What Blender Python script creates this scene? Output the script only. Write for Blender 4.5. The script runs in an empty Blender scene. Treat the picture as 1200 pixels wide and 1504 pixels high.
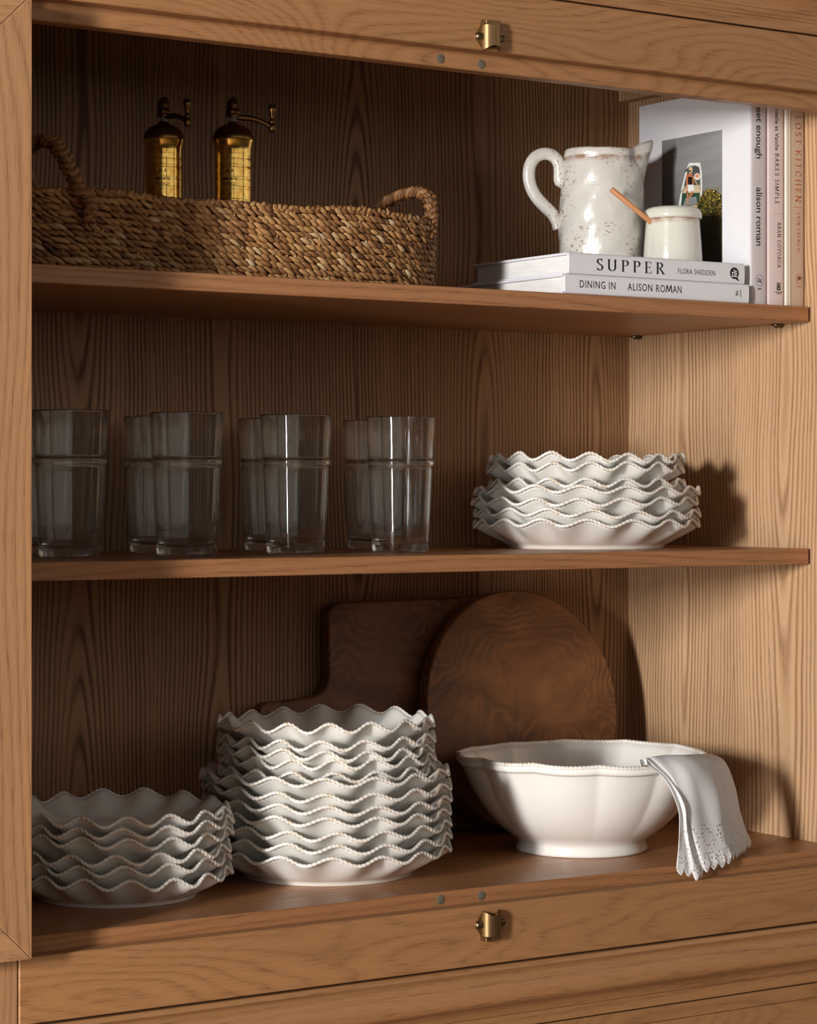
import bpy, math, random
import numpy as np
from mathutils import Vector, Matrix

sc = bpy.context.scene
R = math.radians
H = 1.25                      # height of the lens above the floor; heights below are given relative to it
TH = R(33.63)                 # camera heading, turned to the right of the cabinet's depth axis
CX, SX = math.cos(TH), math.sin(TH)

# ------------------------------------------------------------------ camera
cam_d = bpy.data.cameras.new('camera')
cam = bpy.data.objects.new('camera', cam_d)
sc.collection.objects.link(cam)
cam.location = (-2.07455, -2.23115, H)
cam.rotation_euler = (R(90), 0, -TH)
cam_d.sensor_width = 36.0
cam_d.lens = 3608.0 * 36.0 / 1504.0
cam_d.shift_y = -32.0 / 1504.0
cam_d.clip_start = 0.05
sc.camera = cam

# ------------------------------------------------------------------ world
w = bpy.data.worlds.new('room_light')
sc.world = w
w.use_nodes = True
bg = w.node_tree.nodes['Background']
bg.inputs[0].default_value = (1.0, 0.93, 0.84, 1)
bg.inputs[1].default_value = 0.030

# ------------------------------------------------------------------ lamps
def area(name, loc, target, sx, sy, power, col):
    d = bpy.data.lights.new(name, 'AREA')
    d.shape = 'RECTANGLE'; d.size = sx; d.size_y = sy
    d.energy = power; d.color = col
    o = bpy.data.objects.new(name, d)
    sc.collection.objects.link(o)
    o.location = loc
    o.rotation_euler = (Vector(target) - Vector(loc)).to_track_quat('-Z', 'Y').to_euler()
    return o
AZ = R(23.2)
tgt = Vector((-0.35, 0.05, H - 0.05))
kd = 5.6
area('window_light', (tgt.x - kd*math.cos(AZ), tgt.y - kd*math.sin(AZ), H + 0.52), tgt, 0.36, 0.70, 226, (1.0, 0.975, 0.94))
area('tall_window_light', (tgt.x - 5.7*math.cos(AZ+R(2.0)), tgt.y - 5.7*math.sin(AZ+R(2.0)), H - 0.05), tgt, 0.30, 2.4, 130, (1.0, 0.98, 0.95))
area('room_fill_panel', (-0.9, -3.6, H + 0.85), (-0.9, 0.0, H + 0.40), 5.4, 1.5, 17.5, (1.0, 0.93, 0.84))  # added broad panel, no real window: dim fill and a reflection for the mills
area('side_fill_panel', (2.7, -2.0, H + 0.85), (-0.6, -0.6, H + 0.4), 2.6, 1.4, 9, (1.0, 0.91, 0.80))  # second added panel, carries the fill and mill reflections round to the right

sc.view_settings.view_transform = 'Standard'
sc.view_settings.look = 'None'
sc.view_settings.gamma = 1.0
sc.view_settings.use_curve_mapping = False
sc.view_settings.exposure = 0.15

# ------------------------------------------------------------------ helpers
COL = sc.collection
def tag(o, label=None, cat=None, group=None, kind=None):
    if label: o['label'] = label
    if cat: o['category'] = cat
    if group: o['group'] = group
    if kind: o['kind'] = kind
    return o
def attach(o, parent):
    if parent is not None:
        o.parent = parent
        m = parent.get('_m')
    return o
def empty(name, loc, rz=0.0):
    o = bpy.data.objects.new(name, None)
    o.empty_display_size = 0.02
    COL.objects.link(o)
    o.location = loc; o.rotation_euler = (0, 0, rz)
    return o
def mesh_obj(name, V, F, mat, parent=None, smooth=True, attrs=None, world=False):
    me = bpy.data.meshes.new(name)
    me.from_pydata([tuple(v) for v in V], [], [tuple(int(i) for i in f) for f in F])
    me.materials.append(mat)
    if smooth:
        me.polygons.foreach_set('use_smooth', [True]*len(me.polygons))
    if attrs:
        for k, a in attrs.items():
            at = me.attributes.new(k, 'FLOAT', 'POINT')
            at.data.foreach_set('value', np.asarray(a, dtype=np.float32).ravel())
    me.update()
    o = bpy.data.objects.new(name, me)
    COL.objects.link(o)
    if parent is not None:
        o.parent = parent
        if world:      # the mesh is given in world coordinates, the parent only carries it
            o.matrix_parent_inverse = Matrix.Translation(-Vector(parent.location))
            if parent.parent is not None:
                o.matrix_parent_inverse = Matrix.Identity(4)
    return o
class MB:
    """collects vertices and faces of one mesh"""
    def __init__(s): s.V = []; s.F = []
    def add(s, V, F):
        b = len(s.V); s.V += [tuple(v) for v in V]; s.F += [tuple(i+b for i in f) for f in F]
    def box(s, x0, x1, y0, y1, z0, z1, bev=0.0):
        b = min(bev, abs(x1-x0)*.45, abs(y1-y0)*.45, abs(z1-z0)*.45)
        if b <= 0:
            V = [(x, y, z) for x in (x0, x1) for y in (y0, y1) for z in (z0, z1)]
            F = [(0,1,3,2),(4,6,7,5),(0,4,5,1),(2,3,7,6),(0,2,6,4),(1,5,7,3)]
            s.add(V, F); return
        # chamfered box: every corner gives three vertices
        V = []; idx = {}
        for i, x in enumerate((x0, x1)):
            for j, y in enumerate((y0, y1)):
                for k, z in enumerate((z0, z1)):
                    sx, sy, sz = (1-2*i)*b, (1-2*j)*b, (1-2*k)*b
                    idx[i,j,k] = len(V)
                    V += [(x, y+sy, z+sz), (x+sx, y, z+sz), (x+sx, y+sy, z)]
        F = []
        I = lambda i, j, k, a: idx[i,j,k]+a
        F += [(I(0,0,0,0),I(0,0,1,0),I(0,1,1,0),I(0,1,0,0)), (I(1,0,0,0),I(1,1,0,0),I(1,1,1,0),I(1,0,1,0))]
        F += [(I(0,0,0,1),I(1,0,0,1),I(1,0,1,1),I(0,0,1,1)), (I(0,1,0,1),I(0,1,1,1),I(1,1,1,1),I(1,1,0,1))]
        F += [(I(0,0,0,2),I(0,1,0,2),I(1,1,0,2),I(1,0,0,2)), (I(0,0,1,2),I(1,0,1,2),I(1,1,1,2),I(0,1,1,2))]
        for i in (0,1):
            for j in (0,1): F.append((I(i,j,0,0),I(i,j,0,1),I(i,j,1,1),I(i,j,1,0)))
        for i in (0,1):
            for k in (0,1): F.append((I(i,0,k,0),I(i,0,k,2),I(i,1,k,2),I(i,1,k,0)))
        for j in (0,1):
            for k in (0,1): F.append((I(0,j,k,1),I(0,j,k,2),I(1,j,k,2),I(1,j,k,1)))
        for i in (0,1):
            for j in (0,1):
                for k in (0,1): F.append((I(i,j,k,0),I(i,j,k,1),I(i,j,k,2)))
        s.add(V, F)
    def lathe(s, prof, n=48, M=None, cap0=True, cap1=True):
        V = []; F = []
        for r, z in prof:
            for a in range(n):
                t = 2*math.pi*a/n
                V.append((r*math.cos(t), r*math.sin(t), z))
        for i in range(len(prof)-1):
            for a in range(n):
                b = (a+1) % n
                F.append((i*n+a, i*n+b, (i+1)*n+b, (i+1)*n+a))
        if cap0: F.append(tuple(reversed(range(n))))
        if cap1: F.append(tuple((len(prof)-1)*n+a for a in range(n)))
        if M is not None: V = [tuple(M @ Vector(v)) for v in V]
        s.add(V, F)
    def tube(s, pts, rad, n=10, flat=1.0, ref=(0,0,1)):
        P = [Vector(p) for p in pts]; m = len(P)
        rr = rad if hasattr(rad, '__len__') else [rad]*m
        V = []; F = []
        N = None
        for i in range(m):
            t = (P[min(i+1, m-1)] - P[max(i-1, 0)]).normalized()
            if N is None:
                N = Vector(ref) - t*t.dot(Vector(ref))
                if N.length < 1e-4: N = Vector((1,0,0)) - t*t.x
                N.normalize()
            else:
                N = (N - t*t.dot(N)).normalized()
            B = t.cross(N)
            for a in range(n):
                q = 2*math.pi*a/n
                V.append(P[i] + N*(rr[i]*math.cos(q)) + B*(rr[i]*flat*math.sin(q)))
        for i in range(m-1):
            for a in range(n):
                b = (a+1) % n
                F.append((i*n+a, i*n+b, (i+1)*n+b, (i+1)*n+a))
        F.append(tuple(reversed(range(n)))); F.append(tuple((m-1)*n+a for a in range(n)))
        s.add(V, F)
    def build(s, name, mat, parent=None, smooth=False, world=False, attrs=None):
        return mesh_obj(name, s.V, s.F, mat, parent, smooth, attrs, world)
def fix_normals(o):
    import bmesh
    b = bmesh.new(); b.from_mesh(o.data); bmesh.ops.recalc_face_normals(b, faces=b.faces); b.to_mesh(o.data); b.free()
    return o
def smooth_angle(o, deg=35):
    me = o.data
    me.polygons.foreach_set('use_smooth', [True]*len(me.polygons))
    import bmesh
    b = bmesh.new(); b.from_mesh(me)
    for e in b.edges:
        if len(e.link_faces) == 2:
            e.smooth = e.calc_face_angle(0) < R(deg)
    b.to_mesh(me); b.free()
    return o
def bez(pts, n=8):
    """Catmull-Rom through pts"""
    P = [Vector(p) for p in pts]
    P = [P[0]*2-P[1]] + P + [P[-1]*2-P[-2]]
    out = []
    for i in range(1, len(P)-2):
        for k in range(n):
            t = k/n
            a, b, c, d = P[i-1], P[i], P[i+1], P[i+2]
            out.append(0.5*((2*b) + (c-a)*t + (2*a-5*b+4*c-d)*t*t + (3*b-a-3*c+d)*t**3))
    out.append(P[-2])
    return out

# ------------------------------------------------------------------ materials
def nm(name):
    m = bpy.data.materials.new(name); m.use_nodes = True
    nt = m.node_tree
    return m, nt, nt.nodes['Principled BSDF']
def N(nt, typ, **kw):
    n = nt.nodes.new(typ)
    for k, v in kw.items(): setattr(n, k, v)
    return n
def math_n(nt, op, a, b=None, c=None, clamp=False):
    n = nt.nodes.new('ShaderNodeMath'); n.operation = op; n.use_clamp = clamp
    for i, v in enumerate((a, b, c)):
        if v is None: continue
        if isinstance(v, (int, float)): n.inputs[i].default_value = v
        else: nt.links.new(v, n.inputs[i])
    return n.outputs[0]
def comb(nt, x, y, z):
    n = nt.nodes.new('ShaderNodeCombineXYZ')
    for i, v in enumerate((x, y, z)):
        if isinstance(v, (int, float)): n.inputs[i].default_value = v
        else: nt.links.new(v, n.inputs[i])
    return n.outputs[0]
def noise(nt, vec, scale=1.0, detail=2.0, rough=0.5, dist=0.0):
    n = nt.nodes.new('ShaderNodeTexNoise')
    n.inputs['Scale'].default_value = scale; n.inputs['Detail'].default_value = detail
    n.inputs['Roughness'].default_value = rough; n.inputs['Distortion'].default_value = dist
    nt.links.new(vec, n.inputs['Vector'])
    return n.outputs['Fac']
def ramp(nt, fac, stops, interp='LINEAR'):
    n = nt.nodes.new('ShaderNodeValToRGB')
    n.color_ramp.interpolation = interp
    e = n.color_ramp.elements
    while len(e) < len(stops): e.new(0.5)
    for k, (p, c) in enumerate(stops):
        e[k].position = p
        e[k].color = (*c, 1) if hasattr(c, '__len__') else (c, c, c, 1)
    nt.links.new(fac, n.inputs[0])
    return n.outputs[0]
def mixc(nt, f, a, b, blend='MIX'):
    n = nt.nodes.new('ShaderNodeMix'); n.data_type = 'RGBA'; n.blend_type = blend
    for i, v in ((0, f), (6, a), (7, b)):
        if isinstance(v, (int, float)): n.inputs[i].default_value = v
        elif isinstance(v, tuple): n.inputs[i].default_value = (*v, 1)
        else: nt.links.new(v, n.inputs[i])
    return n.outputs[2]
def sep(nt, vec):
    n = nt.nodes.new('ShaderNodeSeparateXYZ'); nt.links.new(vec, n.inputs[0]); return n.outputs
def objc(nt):
    return nt.nodes.new('ShaderNodeTexCoord').outputs['Object']
def bump(nt, h, bsdf, strength=0.3, dist=0.001):
    n = nt.nodes.new('ShaderNodeBump'); n.inputs['Strength'].default_value = strength
    n.inputs['Distance'].default_value = dist
    nt.links.new(h, n.inputs['Height']); nt.links.new(n.outputs[0], bsdf.inputs['Normal'])
def srgb(r, g, b):
    f = lambda c: (c/255/12.92) if c/255 <= .04045 else ((c/255+.055)/1.055)**2.4
    return (f(r), f(g), f(b))

def wood(name, axis, light, mid, dark, freq=170.0, K=9.0, ka=0.5, kc=3.2, contrast=1.0, pore=0.5, rough=0.48, off=(0,0,0), fine=0.10, soft=False, cath=0):
    """oak veneer: growth rings sliced lengthwise along an axis, with open pores inside the dark rings"""
    m, nt, b = nm(name)
    mp = N(nt, 'ShaderNodeMapping'); mp.inputs['Location'].default_value = off
    nt.links.new(objc(nt), mp.inputs[0])
    x, y, z = sep(nt, mp.outputs[0])
    if axis == 'z':
        al = z; c = math_n(nt, 'ADD', x, math_n(nt, 'MULTIPLY', y, 0.87)); d = math_n(nt, 'SUBTRACT', math_n(nt, 'MULTIPLY', y, .5), math_n(nt, 'MULTIPLY', x, .2))
    elif axis == 'x':
        al = x; c = math_n(nt, 'ADD', z, math_n(nt, 'MULTIPLY', y, 0.87)); d = math_n(nt, 'SUBTRACT', math_n(nt, 'MULTIPLY', y, .5), math_n(nt, 'MULTIPLY', z, .2))
    else:
        al = y; c = math_n(nt, 'ADD', z, math_n(nt, 'MULTIPLY', x, 0.87)); d = math_n(nt, 'MULTIPLY', x, .4)
    S = lambda v, k: math_n(nt, 'MULTIPLY', v, k)
    n1 = noise(nt, comb(nt, S(c, kc), S(d, kc), S(al, ka)), 1.0, 1.6, 0.45)
    n2 = noise(nt, comb(nt, S(c, 30), S(d, 30), S(al, 2.2)), 1.0, 2.0, 0.5)
    n3 = noise(nt, comb(nt, S(c, 150), S(d, 150), S(al, 9)), 1.0, 1.0, 0.5)
    if cath:
        # flat-sawn leaves side by side: rings of radius sqrt(c^2 + h^2) cut at a slowly changing depth h
        q = math_n(nt, 'DIVIDE', c, cath)
        cell = math_n(nt, 'FLOOR', q)
        cl = math_n(nt, 'MULTIPLY', math_n(nt, 'SUBTRACT', math_n(nt, 'FRACT', q), .5), cath)
        wob = noise(nt, comb(nt, S(al, 2.3), S(cell, 3.7), S(c, 2.0)), 1.0, 2.0)
        cl = math_n(nt, 'ADD', cl, math_n(nt, "MULTIPLY_ADD", wob, .035, -.0175))
        hh = noise(nt, comb(nt, S(al, ka), S(cell, 5.3), 0.0), 1.0, 1.0, .4)
        hh = math_n(nt, 'MULTIPLY_ADD', hh, K*.0065, -K*.0019)
        rad = math_n(nt, 'SQRT', math_n(nt, 'ADD', math_n(nt, 'MULTIPLY', cl, cl), math_n(nt, 'MULTIPLY', hh, hh)))
        ph = math_n(nt, 'ADD', S(rad, freq), math_n(nt, 'ADD', S(n1, 3.0), math_n(nt, 'ADD', S(n2, 1.5), S(n3, .25))))
    else: ph = math_n(nt, 'ADD', S(c, freq), math_n(nt, 'ADD', S(n1, K*5.0), math_n(nt, 'ADD', S(n2, 1.6), S(n3, .25))))
    fr = math_n(nt, 'FRACT', ph)
    if soft: ring = ramp(nt, fr, [(0.0, 0.9), (0.12, 0.35), (0.45, 0.05), (0.80, 0.35), (1.0, 0.9)])
    else: ring = ramp(nt, fr, [(0.0, 0.45), (0.22, 0.08), (0.50, 0.0), (0.72, 0.75), (0.84, 1.0), (1.0, 0.45)])
    # how strong each ring reads varies from band to band
    var = noise(nt, comb(nt, S(c, 45), S(d, 45), S(al, .8)), 1.0, 1.0)
    ringv = math_n(nt, 'MULTIPLY', ring, math_n(nt, 'MULTIPLY_ADD', var, 1.5, 0.15))
    pn = noise(nt, comb(nt, S(c, 900), S(d, 900), S(al, 38)), 1.0, 2.0, 0.6)
    pm = ramp(nt, pn, [(0.52, 0.0), (0.62, 1.0)])
    pores = math_n(nt, 'MULTIPLY', pm, math_n(nt, 'MULTIPLY_ADD', ring, 0.75, 0.25))
    tone = noise(nt, comb(nt, S(c, 9), S(d, 9), S(al, .7)), 1.0, 2.0)
    f1 = S(ringv, contrast)
    base = mixc(nt, math_n(nt, 'MULTIPLY', f1, 1.0, clamp=True), light, mid)
    base = mixc(nt, math_n(nt, 'MULTIPLY', pores, pore, clamp=True), base, dark)
    tn = math_n(nt, 'MULTIPLY_ADD', tone, 2*fine*2.0, 1.0-fine*2.0)
    hsv = N(nt, 'ShaderNodeHueSaturation'); nt.links.new(base, hsv.inputs['Color']); nt.links.new(tn, hsv.inputs['Value'])
    col = hsv.outputs[0]
    nt.links.new(col, b.inputs['Base Color'])
    rr = math_n(nt, 'MULTIPLY_ADD', ringv, 0.15, rough)
    nt.links.new(rr, b.inputs['Roughness'])
    b.inputs['Specular IOR Level'].default_value = 0.42
    h = math_n(nt, 'SUBTRACT', 1.0, math_n(nt, 'ADD', S(pores, 0.8), S(ringv, 0.25)))
    bump(nt, h, b, 0.22, 0.0006)
    return m

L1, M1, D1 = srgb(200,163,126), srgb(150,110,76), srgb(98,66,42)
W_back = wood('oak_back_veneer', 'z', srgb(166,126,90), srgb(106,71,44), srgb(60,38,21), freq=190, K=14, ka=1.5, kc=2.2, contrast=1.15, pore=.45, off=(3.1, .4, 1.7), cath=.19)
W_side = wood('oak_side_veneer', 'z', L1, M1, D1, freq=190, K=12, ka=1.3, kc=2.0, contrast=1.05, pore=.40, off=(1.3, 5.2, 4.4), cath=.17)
RL, RM, RD = srgb(166,119,77), srgb(132,89,53), srgb(98,62,35)
W_rail = wood('oak_rail', 'x', RL, RM, RD, freq=26, K=9, ka=1.5, kc=6.0, contrast=.55, pore=.5, rough=.42, off=(.3, 1.2, .9), soft=True)
W_rail2 = wood('oak_rail_lower', 'x', RL, RM, RD, freq=30, K=9, ka=1.6, kc=6.0, contrast=.55, pore=.5, rough=.42, off=(2.3, .2, 3.9), soft=True)
W_mould = wood('oak_moulding', 'x', RL, RM, RD, freq=70, K=3.0, ka=.8, kc=4.0, contrast=.55, pore=.6, rough=.38, off=(7.3, .2, .4), soft=True)
W_shelf = wood('oak_shelf', 'x', srgb(166,115,75), srgb(130,84,51), srgb(92,57,33), freq=110, K=3.0, ka=.7, kc=3.0, contrast=.6, pore=.5, rough=.34, off=(4.3, .7, .2), soft=True)
W_door = wood('oak_door_stile', 'z', srgb(176,132,92), srgb(138,95,62), srgb(100,64,38), freq=75, K=5.0, ka=1.2, kc=4.0, contrast=.6, pore=.5, rough=.45, off=(.3, 2.2, 7.1), soft=True)
W_doorr = wood('oak_door_rail', 'x', srgb(176,132,92), srgb(138,95,62), srgb(100,64,38), freq=75, K=5.0, ka=1.2, kc=4.0, contrast=.6, pore=.5, rough=.45, off=(5.3, 1.2, .1), soft=True)
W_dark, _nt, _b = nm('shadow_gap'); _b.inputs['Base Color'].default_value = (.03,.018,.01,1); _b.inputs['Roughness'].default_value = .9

def board_wood(name, off, light, mid, dark):
    m, nt, b = nm(name)
    mp = N(nt, 'ShaderNodeMapping'); mp.inputs['Location'].default_value = off
    nt.links.new(objc(nt), mp.inputs[0])
    x, y, z = sep(nt, mp.outputs[0])
    S = lambda v, k: math_n(nt, 'MULTIPLY', v, k)
    w0 = noise(nt, comb(nt, S(x, 5), S(y, 5), S(z, 6)), 1.0, 1.5, .5, .4)
    w1 = noise(nt, comb(nt, S(x, 16), S(y, 16), S(z, 16)), 1.0, 2.0, .5, .8)
    ph = math_n(nt, 'ADD', S(z, 160), math_n(nt, 'ADD', S(w0, 150), math_n(nt, 'ADD', S(w1, 34), S(x, 60))))
    ring = math_n(nt, 'MULTIPLY_ADD', math_n(nt, 'SINE', ph), .5, .5)
    amp = ramp(nt, noise(nt, comb(nt, S(x, 11), S(y, 11), S(z, 11)), 1.0, 2.0), [(.38, .05), (.62, .62)])
    fine = noise(nt, comb(nt, S(w0, 60), S(w1, 10), S(ph, .9)), 1.0, 2.0)
    cl = noise(nt, comb(nt, S(x, 8), S(y, 8), S(z, 14)), 1.0, 3.0, .55, 1.5)
    clr = ramp(nt, cl, [(.35, 0.0), (.65, 1.0)])
    a = mixc(nt, clr, mid, light)
    a = mixc(nt, math_n(nt, 'MULTIPLY', ring, amp), a, dark)
    a = mixc(nt, S(fine, .3), a, dark)
    kn = ramp(nt, noise(nt, comb(nt, S(x, 18), S(y, 18), S(z, 14)), 1.0, 3.0, .6), [(.64, 0.0), (.76, .6)])
    a = mixc(nt, kn, a, dark)
    nt.links.new(a, b.inputs['Base Color'])
    b.inputs['Roughness'].default_value = .5
    bump(nt, ring, b, .08, .0005)
    return m
W_b1 = board_wood('walnut_paddle', (.1,.3,.2), srgb(142,92,54), srgb(108,67,38), srgb(60,36,21))
W_b2 = board_wood('walnut_round', (1.4,.3,.8), srgb(140,90,50), srgb(108,65,34), srgb(60,36,21))

def glaze(name, col, tan, rough=.22, spec=.5, speck=0.0, bumpy=0.0, coat=.3):
    m, nt, b = nm(name)
    at = N(nt, 'ShaderNodeAttribute'); at.attribute_name = 'tan'
    o = objc(nt)
    n1 = noise(nt, o, 60, 3.0, .6)
    n2 = noise(nt, o, 14, 2.0, .5)
    f = math_n(nt, 'MULTIPLY', at.outputs['Fac'], ramp(nt, n1, [(.34, 0.15), (.62, 1.0)]), clamp=True)
    base = mixc(nt, n2, tuple(c*.93 for c in col), tuple(min(1, c*1.04) for c in col))
    if speck:
        sp = ramp(nt, noise(nt, o, 230, 2.0, .6), [(.66, 0.0), (.74, speck)])
        base = mixc(nt, sp, base, tan)
    c = mixc(nt, f, base, tan)
    nt.links.new(c, b.inputs['Base Color'])
    b.inputs['Roughness'].default_value = rough
    b.inputs['Specular IOR Level'].default_value = spec
    b.inputs['Coat Weight'].default_value = coat; b.inputs['Coat Roughness'].default_value = .08
    if bumpy: bump(nt, noise(nt, o, 70, 3.0, .5), b, bumpy, .002)
    else: bump(nt, noise(nt, o, 26, 2.0, .5), b, .12, .004)
    return m
M_plate = glaze('off_white_glaze', srgb(232,229,223), srgb(184,156,118))
M_bowl = glaze('white_bowl_glaze', srgb(238,235,229), srgb(196,168,130), coat=.35)

def simple(name, col, rough=.5, metal=0.0, spec=.5, bmp=None):
    m, nt, b = nm(name)
    n1 = noise(nt, objc(nt), 40, 2.0, .5)
    nt.links.new(mixc(nt, n1, tuple(c*.94 for c in col), tuple(min(1,c*1.05) for c in col)), b.inputs['Base Color'])
    b.inputs['Roughness'].default_value = rough; b.inputs['Metallic'].default_value = metal
    b.inputs['Specular IOR Level'].default_value = spec
    if bmp: bump(nt, noise(nt, objc(nt), bmp[0], 2.0, .5), b, bmp[1], .001)
    return m
M_ink = simple('black_ink', srgb(22,21,22), .6)
M_bronze = simple('aged_bronze', srgb(150,122,86), .42, 1.0, bmp=(300,.05))
M_steel = simple('magnet_steel', srgb(112,104,88), .55, .3)
M_screw = simple('screw_steel', srgb(112,98,76), .38, 1.0)
M_darkbr = simple('darkened_brass', srgb(118,86,48), .32, 1.0, bmp=(200,.06))

# ------------------------------------------------------------------ room
def struct(name, mb, mat, smooth=False):
    o = mb.build(name, mat, None, smooth); o['kind'] = 'structure'; return o
M_floor = simple('room_floor_boards', srgb(150,120,92), .6)
M_wall = simple('painted_plaster', srgb(214,206,194), .85)
mb = MB(); mb.box(-8, 5, -6, .62, -.05, 0); struct('floor', mb, M_floor)
mb = MB(); mb.box(-8, 5, .52, .60, 0, 2.8); struct('wall_back', mb, M_wall)

# ------------------------------------------------------------------ cabinet
XL, XR, YB = -1.10, 0.002, 0.3555
cab = empty('cabinet', (-.54, .15, 0))
tag(cab, 'large oak display cabinet with two fitted shelves and its left door folded open', 'cabinet')
def part(name, mb, mat, parent=None, bevel=None, smooth=False):
    """mesh given in relative heights; goes under the cabinet or under one of its parts"""
    V = [(x, y, z+H) for x, y, z in mb.V]
    p = parent or cab
    me = bpy.data.meshes.new(name); me.from_pydata(V, [], mb.F); me.materials.append(mat)
    if smooth: me.polygons.foreach_set('use_smooth', [True]*len(me.polygons))
    me.update()
    o = bpy.data.objects.new(name, me); COL.objects.link(o)
    o.parent = p
    o.matrix_parent_inverse = Matrix.Translation(-cab.location) if p is cab else Matrix.Identity(4)
    return o
def bx(name, mat, x0, x1, y0, y1, z0, z1, bev=.0008, parent=None):
    mb = MB(); mb.box(x0, x1, y0, y1, z0, z1, bev)
    return part(name, mb, mat, parent)
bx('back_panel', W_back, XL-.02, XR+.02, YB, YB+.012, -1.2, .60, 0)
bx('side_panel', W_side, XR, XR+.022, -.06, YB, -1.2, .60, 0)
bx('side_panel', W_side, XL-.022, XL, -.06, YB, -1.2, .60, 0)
bx('top_panel', W_shelf, XL, XR, -.058, YB, .556, .58, 0)
fl = bx('floor_panel', W_shelf, XL, XR, -.060, YB, -.4525, -.430, .0010)
us = bx('shelf', W_shelf, XL+.002, -.0022, 0, YB-.002, .2058, .2245, .0009)
us['label'] = 'upper oak shelf under the basket and books'
ms = bx('shelf', W_shelf, XL+.002, -.0022, 0, YB-.002, -.0902, -.0714, .0009)
ms['label'] = 'lower oak shelf under the glasses'
# door stop strip hanging under the top rail
st = bx('stop_strip', W_rail, XL, XR, -.060, -.040, .4535, .56, .0012)
def magnet(x, y, z, parent):
    mb = MB()
    mb.lathe([(.0052, 0), (.0052, .0003), (.0048, .0005), (.0010, .0005)], 24, Matrix.Translation((x, y, z)) @ Matrix.Rotation(R(90), 4, 'X'))
    o = part('magnet', mb, M_steel, parent); smooth_angle(o); fix_normals(o)
for x, z in ((-.5893, .4620), (-.5357, .4612)): magnet(x, -.060, z, st)
for x, z in ((-.5893, -.4385), (-.5357, -.4390)): magnet(x, -.060, z, fl)
# rails
bx('top_rail', W_rail, -1.0885, .075, -.080, -.0605, .4722, .5365, .0010)
bx('bottom_rail', W_rail2, -1.0885, .075, -.080, -.0605, -.5097, -.4455, .0010)
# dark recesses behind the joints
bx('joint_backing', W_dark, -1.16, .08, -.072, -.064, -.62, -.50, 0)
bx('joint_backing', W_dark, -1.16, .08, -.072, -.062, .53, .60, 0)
# vertical stiles
bx('stile', W_door, -1.150, -1.0895, -.0785, -.0605, -.62, .60, .0008)
bx('stile', W_door, .0755, .13, -.0785, -.0605, -.62, .60, .0008)
def moulding(name, prof, x0, x1, mat):
    mb = MB(); n = len(prof)
    V = [(x, y, z) for x in (x0, x1) for y, z in prof]
    F = [(i, i+1, n+i+1, n+i) for i in range(n-1)] + [(n-1, 0, n, 2*n-1)]
    F += [tuple(reversed(range(n))), tuple(range(n, 2*n))]
    mb.add(V, F)
    o = part(name, mb, mat); fix_normals(o); smooth_angle(o, 32); return o
def arc(cy, cz, r, a0, a1, n=9):
    return [(cy + r*math.cos(R(a0+(a1-a0)*i/n)), cz + r*math.sin(R(a0+(a1-a0)*i/n))) for i in range(n+1)]
# lower moulding: flat, fillet, ovolo, undercut, bead, flat
low = [(-.060, -.5122), (-.0800, -.5122), (-.0808, -.5130), (-.0818, -.5170), (-.0840, -.5178)]
low += [(-.0840-.014*math.sin(R(a)), -.5178-.030*(1-math.cos(R(a)))) for a in range(10, 91, 8)]
low += [(-.0965, -.5505), (-.0925, -.5530), (-.0870, -.5570), (-.0838, -.5620), (-.0825, -.5660), (-.0812, -.5668), (-.0800, -.5675), (-.0800, -.5810), (-.060, -.5810)]
moulding('lower_moulding', low, -1.0885, .075, W_mould)
up = [(-.060, .5385), (-.0800, .5385), (-.0800, .5505), (-.0816, .5513), (-.0816, .5535), (-.0830, .5548), (-.0838, .5570), (-.0836, .5592), (-.0850, .5598)]
up += [(-.0850-.016*(1-math.cos(R(a))), .5598+.020*math.sin(R(a))) for a in range(10, 91, 8)]
up += [(-.104, .5805), (-.104, .5880), (-.110, .5890), (-.110, .600), (-.060, .600)]
moulding('upper_moulding', up, -1.0885, .075, W_mould)
# lower drawer fronts and carcass down to the floor
bx('drawer_rail', W_rail, -1.0885, .075, -.0800, -.0605, -.5995, -.5830, .0008)
dw = bx('drawer_front', W_rail2, -1.0885, -.540, -.0790, -.0605, -.86, -.6003, .0015)
dw = bx('drawer_front', W_rail2, -.537, .075, -.0790, -.0605, -.86, -.6003, .0015)
bx('plinth', W_rail, -1.150, .13, -.0760, -.0560, -1.25, -.863, .001)
bx('outer_side', W_door, -1.150, -1.130, -.0600, YB+.01, -1.25, .60, .001)
bx('outer_side', W_door, .110, .130, -.0600, YB+.01, -1.25, .60, .001)
bx('cabinet_top', W_mould, -1.19, .17, -.12, YB+.012, .601, .622, .002)
# batten under the ceiling on the right side
bt = bx('batten', W_side, -.0164, XR, .03, YB, .5205, .5555, .001)
mb = MB(); mb.lathe([(.0030, 0), (.0030, .0006), (.001, .0006)], 16, Matrix.Translation((-.0164, .315, .536)) @ Matrix.Rotation(R(-90), 4, 'Y'))
o = part('screw_hole', mb, W_dark, bt); fix_normals(o)
# shelf pins
for y, zz, sh in ((.3295, .2058, us), (.0514, .2058, us), (.3295, -.0902, ms), (.1000, -.0895, ms)):
    mb = MB()
    mb.lathe([(.0075, 0), (.0075, .0012), (.0050, .0022), (.0030, .0022)], 18, Matrix.Translation((-.008, y, zz-.0022)))
    mb.lathe([(.0022, 0), (.0022, .010)], 12, Matrix.Translation((-.010, y, zz-.0025)) @ Matrix.Rotation(R(90), 4, 'Y'))
    o = part('shelf_pin', mb, M_screw, sh); fix_normals(o); smooth_angle(o)

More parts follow.
